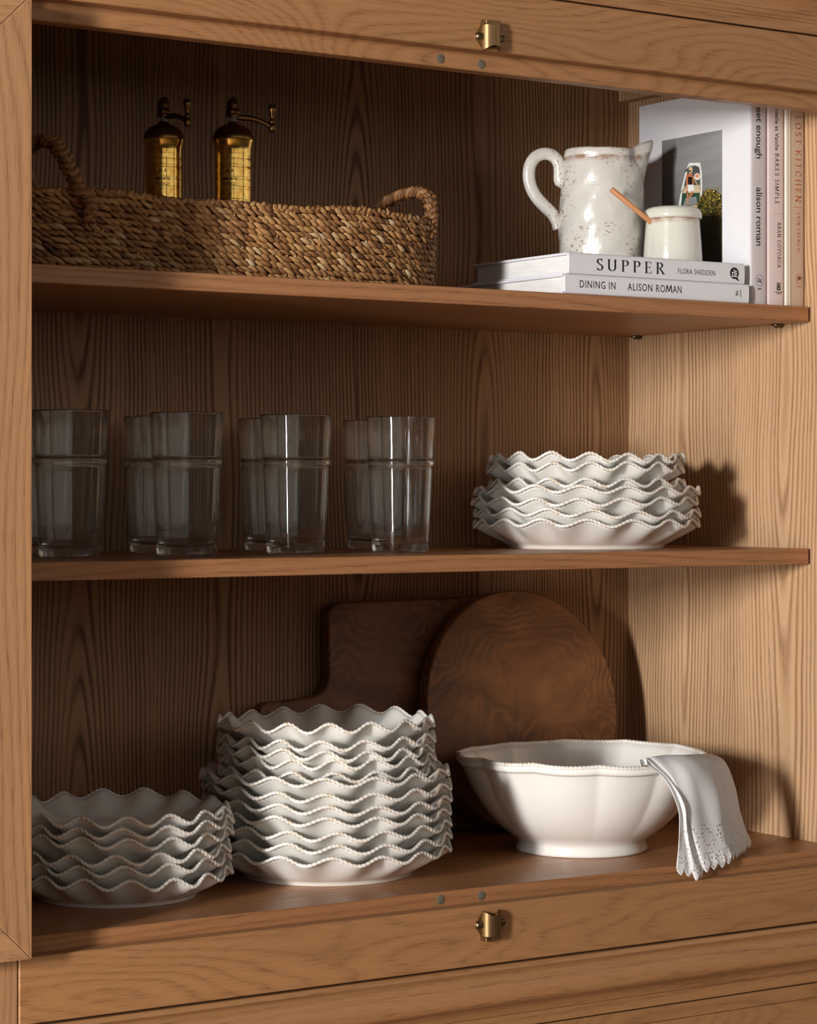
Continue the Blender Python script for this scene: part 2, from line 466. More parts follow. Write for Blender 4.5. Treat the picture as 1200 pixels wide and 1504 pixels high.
# bolt keepers of aged bronze on the rails
def keeper(xc, zc, flip):
    y0 = -.0802; f = -1 if flip else 1      # f=1: lip at the top, arch opening below
    mb = MB()
    # base plate with two round ears
    pts = []
    for i in range(13):
        a = R(-65 + 130*i/12); pts.append((.0135+.0060*math.cos(a)*1.05, -.0005+.0060*math.sin(a)))
    pts += [(.0115, .0125), (-.0115, .0125)]
    for i in range(13):
        a = R(115 + 130*i/12); pts.append((-.0135+.0060*math.cos(a)*1.05, -.0005+.0060*math.sin(a)))
    pts += [(-.0115, -.0115), (.0115, -.0115)]
    n = len(pts)
    V = [(xc+x, y0, zc+f*z) for x, z in pts] + [(xc+x*.97, y0-.0022, zc+f*z*.97) for x, z in pts]
    F = [(i, (i+1) % n, n+(i+1) % n, n+i) for i in range(n)] + [tuple(range(n)), tuple(range(n, 2*n))]
    mb.add(V, F)
    k = part('bolt_keeper', mb, M_bronze); fix_normals(k); smooth_angle(k, 40)
    k['label'] = 'bronze bolt keeper on the %s rail' % ('lower' if flip else 'upper')
    # bridge: half tube, its lower mouth cut in a curve
    mb = MB(); na, nz = 18, 10; V = []; F = []
    for sgn, rr in ((0, .0112), (1, .0092)):
        for j in range(nz+1):
            for i in range(na+1):
                a = math.pi*i/na
                u = math.cos(a)
                ztop = .0118; zbot = -.0150 + .0050*math.sin(a)**2
                z = ztop + (zbot-ztop)*j/nz
                V.append((xc + rr*1.02*u, y0 - .0010 - (rr*.95)*math.sin(a)**.8, zc + f*z))
    P = (na+1)*(nz+1)
    for j in range(nz):
        for i in range(na):
            a = j*(na+1)+i
            F.append((a, a+1, a+na+2, a+na+1)); F.append((P+a, P+a+na+1, P+a+na+2, P+a+1))
    for i in range(na):
        F.append((i, P+i, P+i+1, i+1)); q = nz*(na+1)+i; F.append((q, q+1, P+q+1, P+q))
    for j in range(nz):
        for i in (0, na):
            q = j*(na+1)+i; F.append((q, q+na+1, P+q+na+1, P+q))
    mb.add(V, F)
    b = part('bridge', mb, M_bronze, k, smooth=True); fix_normals(b); smooth_angle(b, 45)
    mb = MB(); zz = sorted((zc+f*.0120, zc+f*.0168)); mb.box(xc-.0118, xc+.0112, y0-.0070, y0, zz[0], zz[1], .0008)
    mb.box(xc-.0122, xc-.0112, y0-.0108, y0, zz[0], zz[1], .0003)
    part('lip', mb, M_bronze, k)
    for s in (-1, 1):
        mb = MB()
        mb.lathe([(.0040, 0), (.0040, .0010), (.0030, .0022), (.0012, .0026), (.0010, .0018)], 20, Matrix.Translation((xc+s*.0152, y0-.0018, zc-f*.0005)) @ Matrix.Rotation(R(90), 4, 'X'))
        o = part('screw', mb, M_screw, k); fix_normals(o); smooth_angle(o)
keeper(-.5390, .4870, False)
keeper(-.5390, -.4665, True)

# the left door, folded flat open: its hinge stile shows at the left edge of the photo
def mitre(name, pts, y0, y1, mat, parent):
    mb = MB(); n = len(pts)
    V = [(x, y0, z) for x, z in pts] + [(x, y1, z) for x, z in pts]
    F = [tuple(range(n)), tuple(reversed(range(n, 2*n)))] + [(i, n+i, n+(i+1) % n, (i+1) % n) for i in range(n)]
    mb.add(V, F); o = part(name, mb, mat, parent); fix_normals(o)
    bv = o.modifiers.new('bevel', 'BEVEL'); bv.width = .0009; bv.segments = 2
    return o
dx1, dx0, dz0, dz1, fw = -1.0866, -1.6166, -.4425, .4680, .062
dm = mitre('door_stile', [(dx1, dz0), (dx1, dz1), (dx1-fw, dz1-fw), (dx1-fw, dz0+fw)], -.1050, -.0830, W_door, None)
dm['label'] = 'hinge side stile of the open left door'
g = .0003
mitre('door_rail', [(dx0+g, dz0), (dx1-g, dz0), (dx1-fw-g, dz0+fw-g), (dx0+fw+g, dz0+fw-g)], -.1050, -.0830, W_doorr, dm)
mitre('door_rail', [(dx0+g, dz1), (dx1-g, dz1), (dx1-fw-g, dz1-fw+g), (dx0+fw+g, dz1-fw+g)], -.1050, -.0830, W_doorr, dm)
mitre('door_stile', [(dx0, dz0), (dx0, dz1), (dx0+fw, dz1-fw), (dx0+fw, dz0+fw)], -.1050, -.0830, W_door, dm)
bx('door_panel', W_door, dx0+fw-.004, dx1-fw+.004, -.098, -.090, dz0+fw-.004, dz1-fw+.004, 0, dm)

# ------------------------------------------------------------------ ruffled plates
def rope_rim(nphi, pathf, r0, nbead, tw=1.0, amp=.22, nt=8):
    """closed tube along pathf(phi)->(r,z), its section swelling into twisted beads"""
    V = []; F = []; T = []
    for i in range(nphi):
        ph = 2*math.pi*i/nphi
        r, z = pathf(ph)
        for j in range(nt):
            q = 2*math.pi*j/nt
            m = math.cos(nbead*ph + tw*q + .5*math.sin(ph*11)+.4*math.sin(ph*29)) * (.75+.35*math.sin(ph*7+1)*math.sin(ph*23))
            rr = r0*(1 + amp*m)
            V.append(((r+rr*math.cos(q))*math.cos(ph), (r+rr*math.cos(q))*math.sin(ph), z+rr*math.sin(q)))
            T.append(min(1, max(0.0, -.05-m)*1.1 + (.35 if math.sin(ph*5+2)+math.sin(ph*13) > .9 else 0)))
    for i in range(nphi):
        k = (i+1) % nphi
        for j in range(nt):
            l = (j+1) % nt
            F.append((i*nt+j, i*nt+l, k*nt+l, k*nt+j))
    return V, F, T
def plate_meshes(Rr, rf, hr, A, B, nw, nbead, seed):
    rnd = random.Random(seed)
    ph0 = [rnd.uniform(0, 6.28) for _ in range(4)]
    def wob(p): return .0010*math.sin(2*p+ph0[0]) + .0008*math.sin(3*p+ph0[1])
    def wave(p):
        q = nw*p + .25*math.sin(2*p+ph0[2]) + .2*math.sin(3*p+ph0[3])
        return math.cos(q)
    def env(r):
        t = max(0.0, min(1.0, (r-rf*1.02)/(Rr-rf*1.02)))
        return t*t*(3-2*t)
    nphi = nw*24
    outer = [(rf-.012, .0022), (rf-.008, .0012), (rf-.0045, 0.0), (rf-.001, 0.0), (rf, .0012), (rf+.0005, .0035)]
    for k in range(1, 9):
        t = k/8
        outer.append((rf+.0005+(Rr-.001-rf)*t, .0035+(hr-.0038)*(t**1.12)))
    inner = []
    for k in range(8, -1, -1):
        t = k/8
        inner.append((rf+(Rr-.002-rf)*t-.001*(1-t), .0075+(hr-.0070)*(t**1.15)))
    inner += [(rf-.008, .0058), (rf-.03, .0052), (.02, .0050)]
    prof = outer + inner
    V = []; F = []; n = len(prof)
    for i in range(nphi):
        p = 2*math.pi*i/nphi
        wv = wave(p); wb = wob(p)
        for r, z in prof:
            e = env(r)
            rr = r - B*wv*e; zz = z + A*wv*e + wb*e
            V.append((rr*math.cos(p), rr*math.sin(p), zz))
    for i in range(nphi):
        k = (i+1) % nphi
        for j in range(n-1):
            F.append((i*n+j, k*n+j, k*n+j+1, i*n+j+1))
    F.append(tuple(i*n for i in range(nphi-1, -1, -1)))
    F.append(tuple(i*n+n-1 for i in range(nphi)))
    body = (V, F, [0.0]*len(V))
    path = lambda p: (Rr - B*wave(p), hr + A*wave(p) + wob(p))
    rim = rope_rim(nbead*4, path, .0021, nbead, 1.0, .22)
    return body, rim
plate_protos = {}
def plate_proto(kind, v):
    if (kind, v) in plate_protos: return plate_protos[kind, v]
    if kind == 'wide': a = (.1385, .0965, .0315, .0041, .0016, 16, 180)
    else: a = (.1205, .0850, .0285, .0047, .0018, 16, 158)
    body, rim = plate_meshes(*a, seed=v*7+(3 if kind == 'wide' else 11))
    mk = []
    for nme, (V, F, T) in (('plate', body), ('beaded_rim', rim)):
        me = bpy.data.meshes.new(nme); me.from_pydata(V, [], F); me.materials.append(M_plate)
        me.polygons.foreach_set('use_smooth', [True]*len(me.polygons))
        at = me.attributes.new('tan', 'FLOAT', 'POINT'); at.data.foreach_set('value', np.asarray(T, dtype=np.float32))
        me.update(); mk.append(me)
    plate_protos[kind, v] = mk
    return mk
ordn = ['lowest', 'second from the bottom', 'third from the bottom', 'fourth from the bottom', 'fifth from the bottom', 'sixth from the bottom', 'seventh from the bottom']
def add_plate(kind, v, x, y, z, rz, tilt, label, group):
    mb_, mr = plate_proto(kind, v)
    o = bpy.data.objects.new('plate', mb_); COL.objects.link(o)
    o.location = (x, y, z+H); o.rotation_euler = (tilt[0], tilt[1], rz)
    r = bpy.data.objects.new('beaded_rim', mr); COL.objects.link(r); r.parent = o
    tag(o, label, 'plate', group)
rnd = random.Random(5)
# wave crest faces the lens at bearing -TH-90deg; every plate a little turned
def stack(x, y, items, where, group, phase):
    nW = sum(1 for k, _ in items if k == 'wide'); nS = len(items)-nW
    iw = isml = 0
    for i, (kind, z) in enumerate(items):
        if nW and nS:
            if kind == 'wide':
                nme = ordn[iw] if iw < nW-1 else 'topmost'; iw += 1
                lab = 'wide ruffled plate, %s of the wide ones in %s' % (nme, where)
            else:
                nme = ordn[isml] if isml < nS-1 else 'topmost'; isml += 1
                lab = 'small ruffled plate, %s of the small ones in %s' % (nme, where)
        else:
            nme = ordn[i] if i < len(items)-1 else 'topmost'
            lab = 'ruffled white plate, %s in %s' % (nme, where)
        dxy = .0012 if i else 0
        rz = -TH - R(90) + phase + R(rnd.uniform(-3.5, 3.5))
        add_plate(kind, i % 3, x+rnd.uniform(-dxy, dxy)*1.5, y+rnd.uniform(-dxy, dxy), z, rz,
                  (R(rnd.uniform(-.35, .35)) if i else 0, R(rnd.uniform(-.35, .35)) if i else 0), lab, group)
stack(-.6227, .1186, [('wide', -.430+.0141*k) for k in range(7)] + [('small', z) for z in (-.3375, -.3245, -.3140, -.3035, -.2860)],
      'the tall middle stack', 'plates in the tall middle stack', R(4))
stack(-.8881, .1119, [('small', -.430+d) for d in (0, .0145, .0251, .0420, .0534, .0640)],
      'the low left stack', 'plates in the low stack at the left', R(10))
stack(-.2053, .182, [('wide', -.0714+d) for d in (0, .0118, .0258, .0398)] + [('small', z) for z in (-.0205, -.0010, .0105)],
      'the glasses shelf stack', 'plates on the lower shelf', R(-4))

# ------------------------------------------------------------------ serving bowl
def bowl():
    NL, ph0 = 12, -TH-R(90)+R(4)
    prof = [(.060, .004), (.0700, .0008), (.0755, 0), (.0785, .0008), (.0788, .004), (.0765, .010), (.0780, .015), (.0870, .021), (.1000, .031), (.1140, .045), (.1260, .061), (.1355, .078), (.1425, .094), (.1458, .1020), (.1472, .1042), (.1500, .1046), (.1515, .1056), (.1520, .1080), (.1518, .1115), (.1508, .1130)]
    inn = [(.1478, .1132), (.1448, .1060), (.1400, .0940), (.1325, .0780), (.1230, .0620), (.1110, .0465), (.0970, .0335), (.0820, .0235), (.060, .0165), (.030, .013), (.004, .012)]
    P = prof + inn; nphi = NL*32; n = len(P); V = []; F = []
    def lob(p):
        return (math.sin(NL/2*(p-ph0))**2+.02)**.38     # 0 in the cusp, 1 on the lobe
    def env(z, r): 
        if r < .079: return 0.0
        t = min(1, max(0, (z-.012)/.06)); return t*t*(3-2*t)
    for i in range(nphi):
        p = 2*math.pi*i/nphi; l = lob(p)
        for r, z in P:
            e = env(z, r)
            rr = r*(1 - .036*(1-l)*e); zz = z + (.0016*(1-l) - .0008*l)*max(0, min(1, (z-.09)/.02)) + .0012*math.sin(2*p+1)*max(0, min(1, (z-.05)/.06))
            V.append((rr*math.cos(p), rr*math.sin(p), zz))
    for i in range(nphi):
        k = (i+1) % nphi
        for j in range(n-1): F.append((i*n+j, k*n+j, k*n+j+1, i*n+j+1))
    F.append(tuple(i*n for i in range(nphi-1, -1, -1))); F.append(tuple(i*n+n-1 for i in range(nphi)))
    o = mesh_obj('serving_bowl', V, F, M_bowl, None, True, {'tan': [0.0]*len(V)})
    o.location = (-.2709, .1059, -.430+H)
    tag(o, 'large lobed white ceramic serving bowl with a beaded rim and draped napkin', 'bowl')
    def path(p):
        l = lob(p); return (.1500*(1-.036*(1-l)), .1134 + .0016*(1-l) - .0008*l + .0012*math.sin(2*p+1))
    V, F, T = rope_rim(200*4, path, .0026, 200, 1.6, .20, 10)
    mesh_obj('beaded_rim', V, F, M_bowl, o, True, {'tan': T})
bowl()

# ------------------------------------------------------------------ napkin
def napkin():
    m, nt, b = nm('white_linen')
    b.inputs['Base Color'].default_value = (*srgb(246,245,246), 1)
    b.inputs['Roughness'].default_value = .9
    b.inputs['Subsurface Weight'].default_value = .0
    b.inputs['Subsurface Radius'].default_value = (.01, .008, .006)
    uv = N(nt, 'ShaderNodeUVMap'); u, v, _ = sep(nt, uv.outputs[0])
    S = lambda q, k: math_n(nt, 'MULTIPLY', q, k)
    weave = math_n(nt, 'ADD', math_n(nt, 'SINE', S(u, 900)), math_n(nt, 'SINE', S(v, 1500)))
    # eyelets: rings of small holes, and a denser row above the hem
    vo = N(nt, 'ShaderNodeTexVoronoi'); vo.inputs['Scale'].default_value = 1.0; vo.inputs['Randomness'].default_value = .35
    nt.links.new(comb(nt, S(u, 78), S(v, 48), 0.0), vo.inputs['Vector'])
    hole = math_n(nt, 'LESS_THAN', vo.outputs['Distance'], .29)
    ru = math_n(nt, 'SUBTRACT', math_n(nt, 'FRACT', S(u, 9.5)), .5); rv = math_n(nt, 'DIVIDE', math_n(nt, 'SUBTRACT', v, .835), .125)
    dist = math_n(nt, 'SQRT', math_n(nt, 'ADD', math_n(nt, 'POWER', S(ru, 1.2), 2.0), math_n(nt, 'POWER', rv, 2.0)))
    ring = math_n(nt, 'MULTIPLY', math_n(nt, 'GREATER_THAN', dist, .26), math_n(nt, 'LESS_THAN', dist, .52))
    low = math_n(nt, 'GREATER_THAN', v, .915)
    zone = math_n(nt, 'MAXIMUM', ring, low)
    hl = math_n(nt, 'MULTIPLY', hole, zone)
    nt.links.new(math_n(nt, 'SUBTRACT', 1.0, hl), b.inputs['Alpha'])
    sat = noise(nt, comb(nt, S(u, 60), S(v, 90), 0.0), 1.0, 2.0)
    bump(nt, math_n(nt, 'ADD', S(weave, .10), S(sat, .8)), b, .35, .0008)
    # cross-section control curves in metres, from the right edge over to the stacked folds at the left
    right = [Vector((-0.1450, 0.0340, -0.3284)), Vector((-0.1424, 0.0220, -0.3176)), Vector((-0.1310, 0.0080, -0.3244)), Vector((-0.1192, 0.0030, -0.3548)), Vector((-0.1133, 0.0000, -0.3876)), Vector((-0.0995, -0.0040, -0.4282))]
    m3 = [Vector((-0.2183, -0.0180, -0.3199)), Vector((-0.2181, -0.0300, -0.3096)), Vector((-0.1985, -0.0410, -0.3189)), Vector((-0.1870, -0.0470, -0.3493)), Vector((-0.1789, -0.0520, -0.3874)), Vector((-0.1747, -0.0640, -0.4283))]
    m2 = [Vector((-0.2623, -0.0340, -0.3172)), Vector((-0.2625, -0.0440, -0.3065)), Vector((-0.2453, -0.0550, -0.3195)), Vector((-0.2291, -0.0600, -0.3498)), Vector((-0.2150, -0.0650, -0.3903)), Vector((-0.2016, -0.0710, -0.4347))]
    l0 = [Vector((-0.2961, -0.0520, -0.3166)), Vector((-0.2905, -0.0500, -0.3066)), Vector((-0.2660, -0.0580, -0.3280)), Vector((-0.2535, -0.0660, -0.3561)), Vector((-0.2460, -0.0715, -0.3895)), Vector((-0.2279, -0.0765, -0.4380))]
    v1 = [Vector((-0.2833, -0.0400, -0.3200)), Vector((-0.2761, -0.0360, -0.3123)), Vector((-0.2507, -0.0420, -0.3360)), Vector((-0.2428, -0.0520, -0.3622)), Vector((-0.2393, -0.0600, -0.3929)), Vector((-0.2339, -0.0680, -0.4362))]
    l1 = [Vector((-0.3011, -0.0520, -0.3170)), Vector((-0.2991, -0.0520, -0.3078)), Vector((-0.2731, -0.0580, -0.3291)), Vector((-0.2611, -0.0690, -0.3576)), Vector((-0.2589, -0.0760, -0.3896)), Vector((-0.2461, -0.0800, -0.4461))]
    v2 = [Vector((-0.2857, -0.0380, -0.3217)), Vector((-0.2794, -0.0340, -0.3146)), Vector((-0.2541, -0.0400, -0.3376)), Vector((-0.2478, -0.0520, -0.3634)), Vector((-0.2495, -0.0600, -0.3937)), Vector((-0.2490, -0.0690, -0.4410))]
    l2 = [Vector((-0.3079, -0.0530, -0.3173)), Vector((-0.3051, -0.0520, -0.3106)), Vector((-0.2773, -0.0570, -0.3289)), Vector((-0.2671, -0.0690, -0.3618)), Vector((-0.2710, -0.0760, -0.3917)), Vector((-0.2757, -0.0780, -0.4360))]
    bk = [Vector((-0.2764, -0.0340, -0.3242)), Vector((-0.2691, -0.0300, -0.3188)), Vector((-0.2436, -0.0360, -0.3418)), Vector((-0.2394, -0.0480, -0.3676)), Vector((-0.2458, -0.0580, -0.3958)), Vector((-0.2530, -0.0690, -0.4329))]
    v1 = [a.lerp(b, .5) + Vector((.0030, .0042, .0)) for a, b in zip(l0, l1)]
    v2 = [a.lerp(b, .5) + Vector((.0030, .0042, .0)) for a, b in zip(l1, l2)]
    cols = [right, m3, m2, l0, v1, l1, v2, l2, bk]
    cols = [bez(c, 16) for c in cols]
    nv = len(cols[0]); rows = []
    rn = random.Random(3)
    for j in range(nv):
        rows.append(bez([c[j] for c in cols], 30))
    nu = len(rows[0]); V = []; UV = []
    L = [0.0]
    ref = rows[-1]
    for i in range(1, nu): L.append(L[-1]+(ref[i]-ref[i-1]).length)
    for j in range(nv):
        v = j/(nv-1)
        for i in range(nu):
            p = rows[j][i].copy()
            u = L[i]/L[-1]
            wr = .0011*math.sin(u*23+v*5)*math.sin(v*7+1) + .0007*math.sin(u*41-v*11)
            p.y += wr; p.x -= wr*.5
            if v < .3: p.z += .0042*(1-v/.3)
            if v > .9:    # scalloped lace edge
                sc_ = abs(math.sin(u*math.pi*19))
                p.z += (1-sc_)*.0075*((v-.9)/.1)
            V.append((p.x, p.y, p.z+H)); UV.append((u, v))
    F = [(j*nu+i, (j+1)*nu+i, (j+1)*nu+i+1, j*nu+i+1) for j in range(nv-1) for i in range(nu-1)]
    o = mesh_obj('napkin', V, F, m, None, True)
    lay = o.data.uv_layers.new(name='UVMap')
    for lp in o.data.loops: lay.data[lp.index].uv = UV[lp.vertex_index]
    tb = N(nt, 'ShaderNodeBsdfTranslucent'); tb.inputs[0].default_value = (.92, .90, .88, 1)
    mx = N(nt, 'ShaderNodeMixShader'); mx.inputs[0].default_value = .20
    tp = N(nt, 'ShaderNodeBsdfTransparent'); mx2 = N(nt, 'ShaderNodeMixShader'); nt.links.new(hl, mx2.inputs[0])
    b.inputs['Alpha'].default_value = 1.0
    for l_ in list(b.inputs['Alpha'].links): nt.links.remove(l_)
    nt.links.new(b.outputs[0], mx.inputs[1]); nt.links.new(tb.outputs[0], mx.inputs[2])
    nt.links.new(mx.outputs[0], mx2.inputs[1]); nt.links.new(tp.outputs[0], mx2.inputs[2]); nt.links.new(mx2.outputs[0], nt.nodes['Material Output'].inputs[0])
    sd = o.modifiers.new('thickness', 'SOLIDIFY'); sd.thickness = .0007; sd.offset = 0
    # the object's origin goes to where the cloth hangs
    c = Vector((-.17, -.03, -.43+H))
    o.data.transform(Matrix.Translation(-c)); o.location = c
    tag(o, 'white linen napkin with an eyelet lace hem draped over the bowl', 'napkin')
napkin()

# ------------------------------------------------------------------ cutting boards
def outline_board(name, pts, th, mat, loc, rot, label, cat, bev=.0035):
    n = len(pts)
    V = [(x, 0, z) for x, z in pts] + [(x, th, z) for x, z in pts]
    F = [tuple(range(n)), tuple(reversed(range(n, 2*n)))] + [(i, n+i, n+(i+1) % n, (i+1) % n) for i in range(n)]
    mb = MB(); mb.add(V, F)
    o = mb.build(name, mat)
    fix_normals(o)
    bv = o.modifiers.new('bevel', 'BEVEL'); bv.width = bev; bv.segments = 3; bv.limit_method = 'ANGLE'
    o.location = loc; o.rotation_euler = rot
    tag(o, label, cat); smooth_angle(o, 35)
    return o
def rounded(pts, n=8):
    """polygon with (x, z, radius) corners"""
    out = []; m = len(pts)
    for i in range(m):
        p = Vector(pts[i][:2]); a = (Vector(pts[i-1][:2])-p).normalized(); b = (Vector(pts[(i+1) % m][:2])-p).normalized(); r = pts[i][2]
        for k in range(n+1):
            t = k/n
            q = (p+a*r)*(1-t)**2 + p*2*t*(1-t) + (p+b*r)*t*t
            out.append((q.x, q.y))
    return out
# paddle: body 0..w, handle to the left at mid height
pw, ph_ = .338, .293
pts = rounded([(0, 0, .022), (pw, 0, .022), (pw, ph_, .022), (0, ph_, .022), (-.004, .180, .030), (-.105, .176, .016), (-.105, .118, .016), (-.002, .112, .030)])
outline_board('cutting_board', pts, .019, W_b1, (-.4870, .3045, -.4295+H), (R(-4.6), R(-.7), 0),
              'dark wooden paddle cutting board with its handle to the left, behind the plates', 'cutting board')
pts = []
for i in range(96):
    a = 2*math.pi*i/96
    wob = 1+.006*math.sin(2*a+.5)+.004*math.sin(3*a+1.1)
    pts.append((.1515*wob*math.cos(a), .1530+.1530*wob*math.sin(a)))
zmin = min(z for _, z in pts)
outline_board('cutting_board', [(x, z-zmin) for x, z in pts], .021, W_b2, (-.2275, .2560, -.4292+H), (R(-8.5), 0, R(2)),
              'round brown wooden board leaning behind the serving bowl', 'cutting board', .002)

# ------------------------------------------------------------------ drinking glasses
def glass_mesh():
    m, nt, b = nm('bubbled_glass')
    b.inputs['Base Color'].default_value = (.98, .985, .97, 1)
    b.inputs['Transmission Weight'].default_value = 1.0
    b.inputs['IOR'].default_value = 1.47
    o = objc(nt)
    b.inputs['Roughness'].default_value = .015
    x, y, z = sep(nt, o)
    S = lambda v, k: math_n(nt, 'MULTIPLY', v, k)
    str_ = noise(nt, comb(nt, S(x, 60), S(y, 60), S(z, 5)), 1.0, 2.0)
    bub = ramp(nt, noise(nt, o, 420, 1.0), [(.70, 0.0), (.78, 1.0)])
    bump(nt, math_n(nt, 'ADD', str_, S(bub, .5)), b, .02, .0010)
    out = nt.nodes['Material Output']
    mx = N(nt, 'ShaderNodeMixShader'); lp = N(nt, 'ShaderNodeBsdfTransparent'); lp.inputs[0].default_value = (.93,.95,.93,1)
    mx.inputs[0].default_value = .10
    nt.links.new(b.outputs[0], mx.inputs[1]); nt.links.new(lp.outputs[0], mx.inputs[2]); nt.links.new(mx.outputs[0], out.inputs[0])
    out_p = [(.002, .0), (.020, .0006), (.0290, 0), (.0315, .0010), (.0325, .004), (.0331, .012), (.0343, .040), (.0357, .070), (.0367, .0950), (.0369, .0975), (.0378, .0988), (.0390, .1003), (.0395, .1025), (.0390, .1047), (.0380, .1062), (.0376, .1072), (.0377, .1085), (.0386, .125), (.0396, .145), (.0401, .1530), (.0402, .1545), (.0398, .1552), (.0392, .1553)]
    in_p = [(.0388, .1545), (.0378, .135), (.0365, .110), (.0356, .104), (.0353, .095), (.0343, .070), (.0329, .040), (.0316, .0150), (.0300, .0112), (.020, .0098), (.002, .0095)]
    mb = MB(); mb.lathe(out_p + in_p, 72)
    return mb, m
_gmb, _gm = glass_mesh()
gproto = None
gl = [(-.9396, .118, 'front row, beside the open door'), (-.8008, .118, 'front row, second from the open door'),
      (-.6628, .118, 'front row, catching two bright streaks, third from the open door'), (-.5233, .118, 'front row, brightest, nearest the plates'),
      (-0.9074, .262, 'back row, mostly hidden behind the first front glass'), (-0.7588, .262, 'back row, behind the second front glass'), (-0.6085, .262, 'back row, behind the third front glass'), (-0.4641, .262, 'back row, behind the brightest front glass')]
gl = gl[:4] + [(-0.9074, .262, gl[4][2])] + gl[5:]
for i, (x, y, wtxt) in enumerate(gl):
    if gproto is None:
        gproto = _gmb.build('drinking_glass', _gm, None, True); fix_normals(gproto); o = gproto
    else:
        o = gproto.copy(); COL.objects.link(o)
    o.location = (x, y, -.0713+H); o.rotation_euler = (0, 0, i*1.3)
    tag(o, 'tall clear ribbed drinking glass, ' + wtxt, 'glass', 'drinking glasses on the lower shelf')

# ------------------------------------------------------------------ woven basket
def basket():
    root = empty('basket', (-.765, .135, .2245+H))
    tag(root, 'long oval woven seagrass basket with braided handles, holding two brass mills', 'basket')
    m, nt, b = nm('dried_seagrass')
    at = N(nt, 'ShaderNodeAttribute'); at.attribute_name = 'tan'
    o = objc(nt)
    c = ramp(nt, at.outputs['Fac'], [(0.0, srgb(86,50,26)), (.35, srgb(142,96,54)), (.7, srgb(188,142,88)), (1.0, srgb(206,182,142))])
    x, y, z = sep(nt, o)
    fb = noise(nt, comb(nt, math_n(nt, 'MULTIPLY', x, 300), math_n(nt, 'MULTIPLY', y, 300), math_n(nt, 'MULTIPLY', z, 900)), 1.0, 2.0)
    c2 = mixc(nt, math_n(nt, 'MULTIPLY', fb, .45), c, srgb(92,58,32))
    nt.links.new(c2, b.inputs['Base Color']); b.inputs['Roughness'].default_value = .55
    bump(nt, fb, b, .4, .001)
    a_, b_ = .272, .098; HB = .0810; rows = 12; rh = HB/rows
    def pt(s, off=0.0, hz=0.0):
        """superellipse outline by angle s; off = outwards"""
        n = 3.2
        c_, s_ = math.cos(s), math.sin(s)
        x = a_*math.copysign(abs(c_)**(2/n), c_); y = b_*math.copysign(abs(s_)**(2/n), s_)
        return Vector((x, y, 0))
    # arc-length table
    K = 1440; tab = [pt(2*math.pi*i/K) for i in range(K)]
    L = [0]
    for i in range(K): L.append(L[-1]+(tab[(i+1) % K]-tab[i]).length)
    def at_len(l, off):
        l = l % L[-1]
        lo = int(np.searchsorted(L, l, side='right'))-1
        lo = min(lo, K-1)
        f = (l-L[lo])/(L[lo+1]-L[lo]+1e-9)
        p = tab[lo].lerp(tab[(lo+1) % K], f)
        t = (tab[(lo+2) % K]-tab[(lo-1) % K]).normalized()
        nn = Vector((t.y, -t.x, 0))
        return p + nn*off, t, nn
    rn = random.Random(9)
    # unit leaf: pointed lens, 5 stations x 6 sides
    SV = []; ns = 5; sd = 6
    for i in range(ns):
        u = i/(ns-1); rr = [.28, .85, 1.0, .85, .25][i]
        for j in range(sd):
            q = 2*math.pi*j/sd
            SV.append((u-.5, rr*math.cos(q), rr*math.sin(q)))
    SF = [(i*sd+j, i*sd+(j+1) % sd, (i+1)*sd+(j+1) % sd, (i+1)*sd+j) for i in range(ns-1) for j in range(sd)]
    SF += [tuple(reversed(range(sd))), tuple((ns-1)*sd+j for j in range(sd))]
    V = []; F = []; T = []
    def leaf(c, d, up, out, ln, wd, th, tone, bow=0.0):
        base = len(V)
        for (u, p, q) in SV:
            bb = bow*(1-(2*u)**2)
            V.append(tuple(c + d*(u*ln) + up*(p*wd) + out*(q*th+bb))); T.append(tone)
        F.extend([tuple(i+base for i in f) for f in SF])
    Z = Vector((0, 0, 1))
    for r in range(rows):
        zc = (r+.5)*rh
        step = .0088
        n = int(L[-1]/step)
        ph = rn.uniform(0, step)
        flare = .002*(r/rows)
        for k in range(n):
            l = k*step+ph+rn.uniform(-.0012, .0012)
            p, t, nn = at_len(l, flare)
            wob = .0018*math.sin(l*17+1.3) + .0012*math.sin(l*41)
            wz = wob*(r/rows)
            c = p + Z*(zc+wz+rn.uniform(-.0006, .0006))
            ang = R(-25+rn.uniform(-11, 11))
            # the tangent runs anticlockwise: left to right on the front side
            d = (t*math.cos(ang) + Z*math.sin(ang)).normalized()
            up = (Z*math.cos(ang) - t*math.sin(ang)).normalized()
            tone = min(1, max(0, rn.gauss(.48, .20)))
            ln = rn.uniform(.0150, .0195); wd = rn.uniform(.0024, .0034)
            leaf(c + nn*rn.uniform(-.0004, .0014), d, up, nn, ln, wd, .0026, tone, .0016)
            if rn.random() < .14:   # upright binding stitch
                leaf(c + Z*rh*.5 + nn*.0018, Z, t, nn, .0085, .0016, .0013, min(1, tone+.15))
    # overcast rim
    n = int(L[-1]/.0068)
    for k in range(n):
        l = k*.0068 + rn.uniform(-.001, .001)
        p, t, nn = at_len(l, .0005)
        c = p + Z*(HB-.0012+.0018*math.sin(l*17+1.3)+.0012*math.sin(l*41))
        tilt = R(rn.uniform(35, 105))
        d = (Z*math.cos(tilt)+t*math.sin(tilt)).normalized()
        up = (t*math.cos(tilt)-Z*math.sin(tilt)).normalized()
        leaf(c+nn*.0015, d, up, nn, rn.uniform(.010, .014), rn.uniform(.0026, .0034), .0030, min(1, max(0, rn.gauss(.5, .2))), .0020)
    wv = mesh_obj('weave', V, F, m, root, True, {'tan': T}); wv['kind'] = 'stuff'
    # inner wall and base behind the stitches
    V2 = []; F2 = []; n = 96
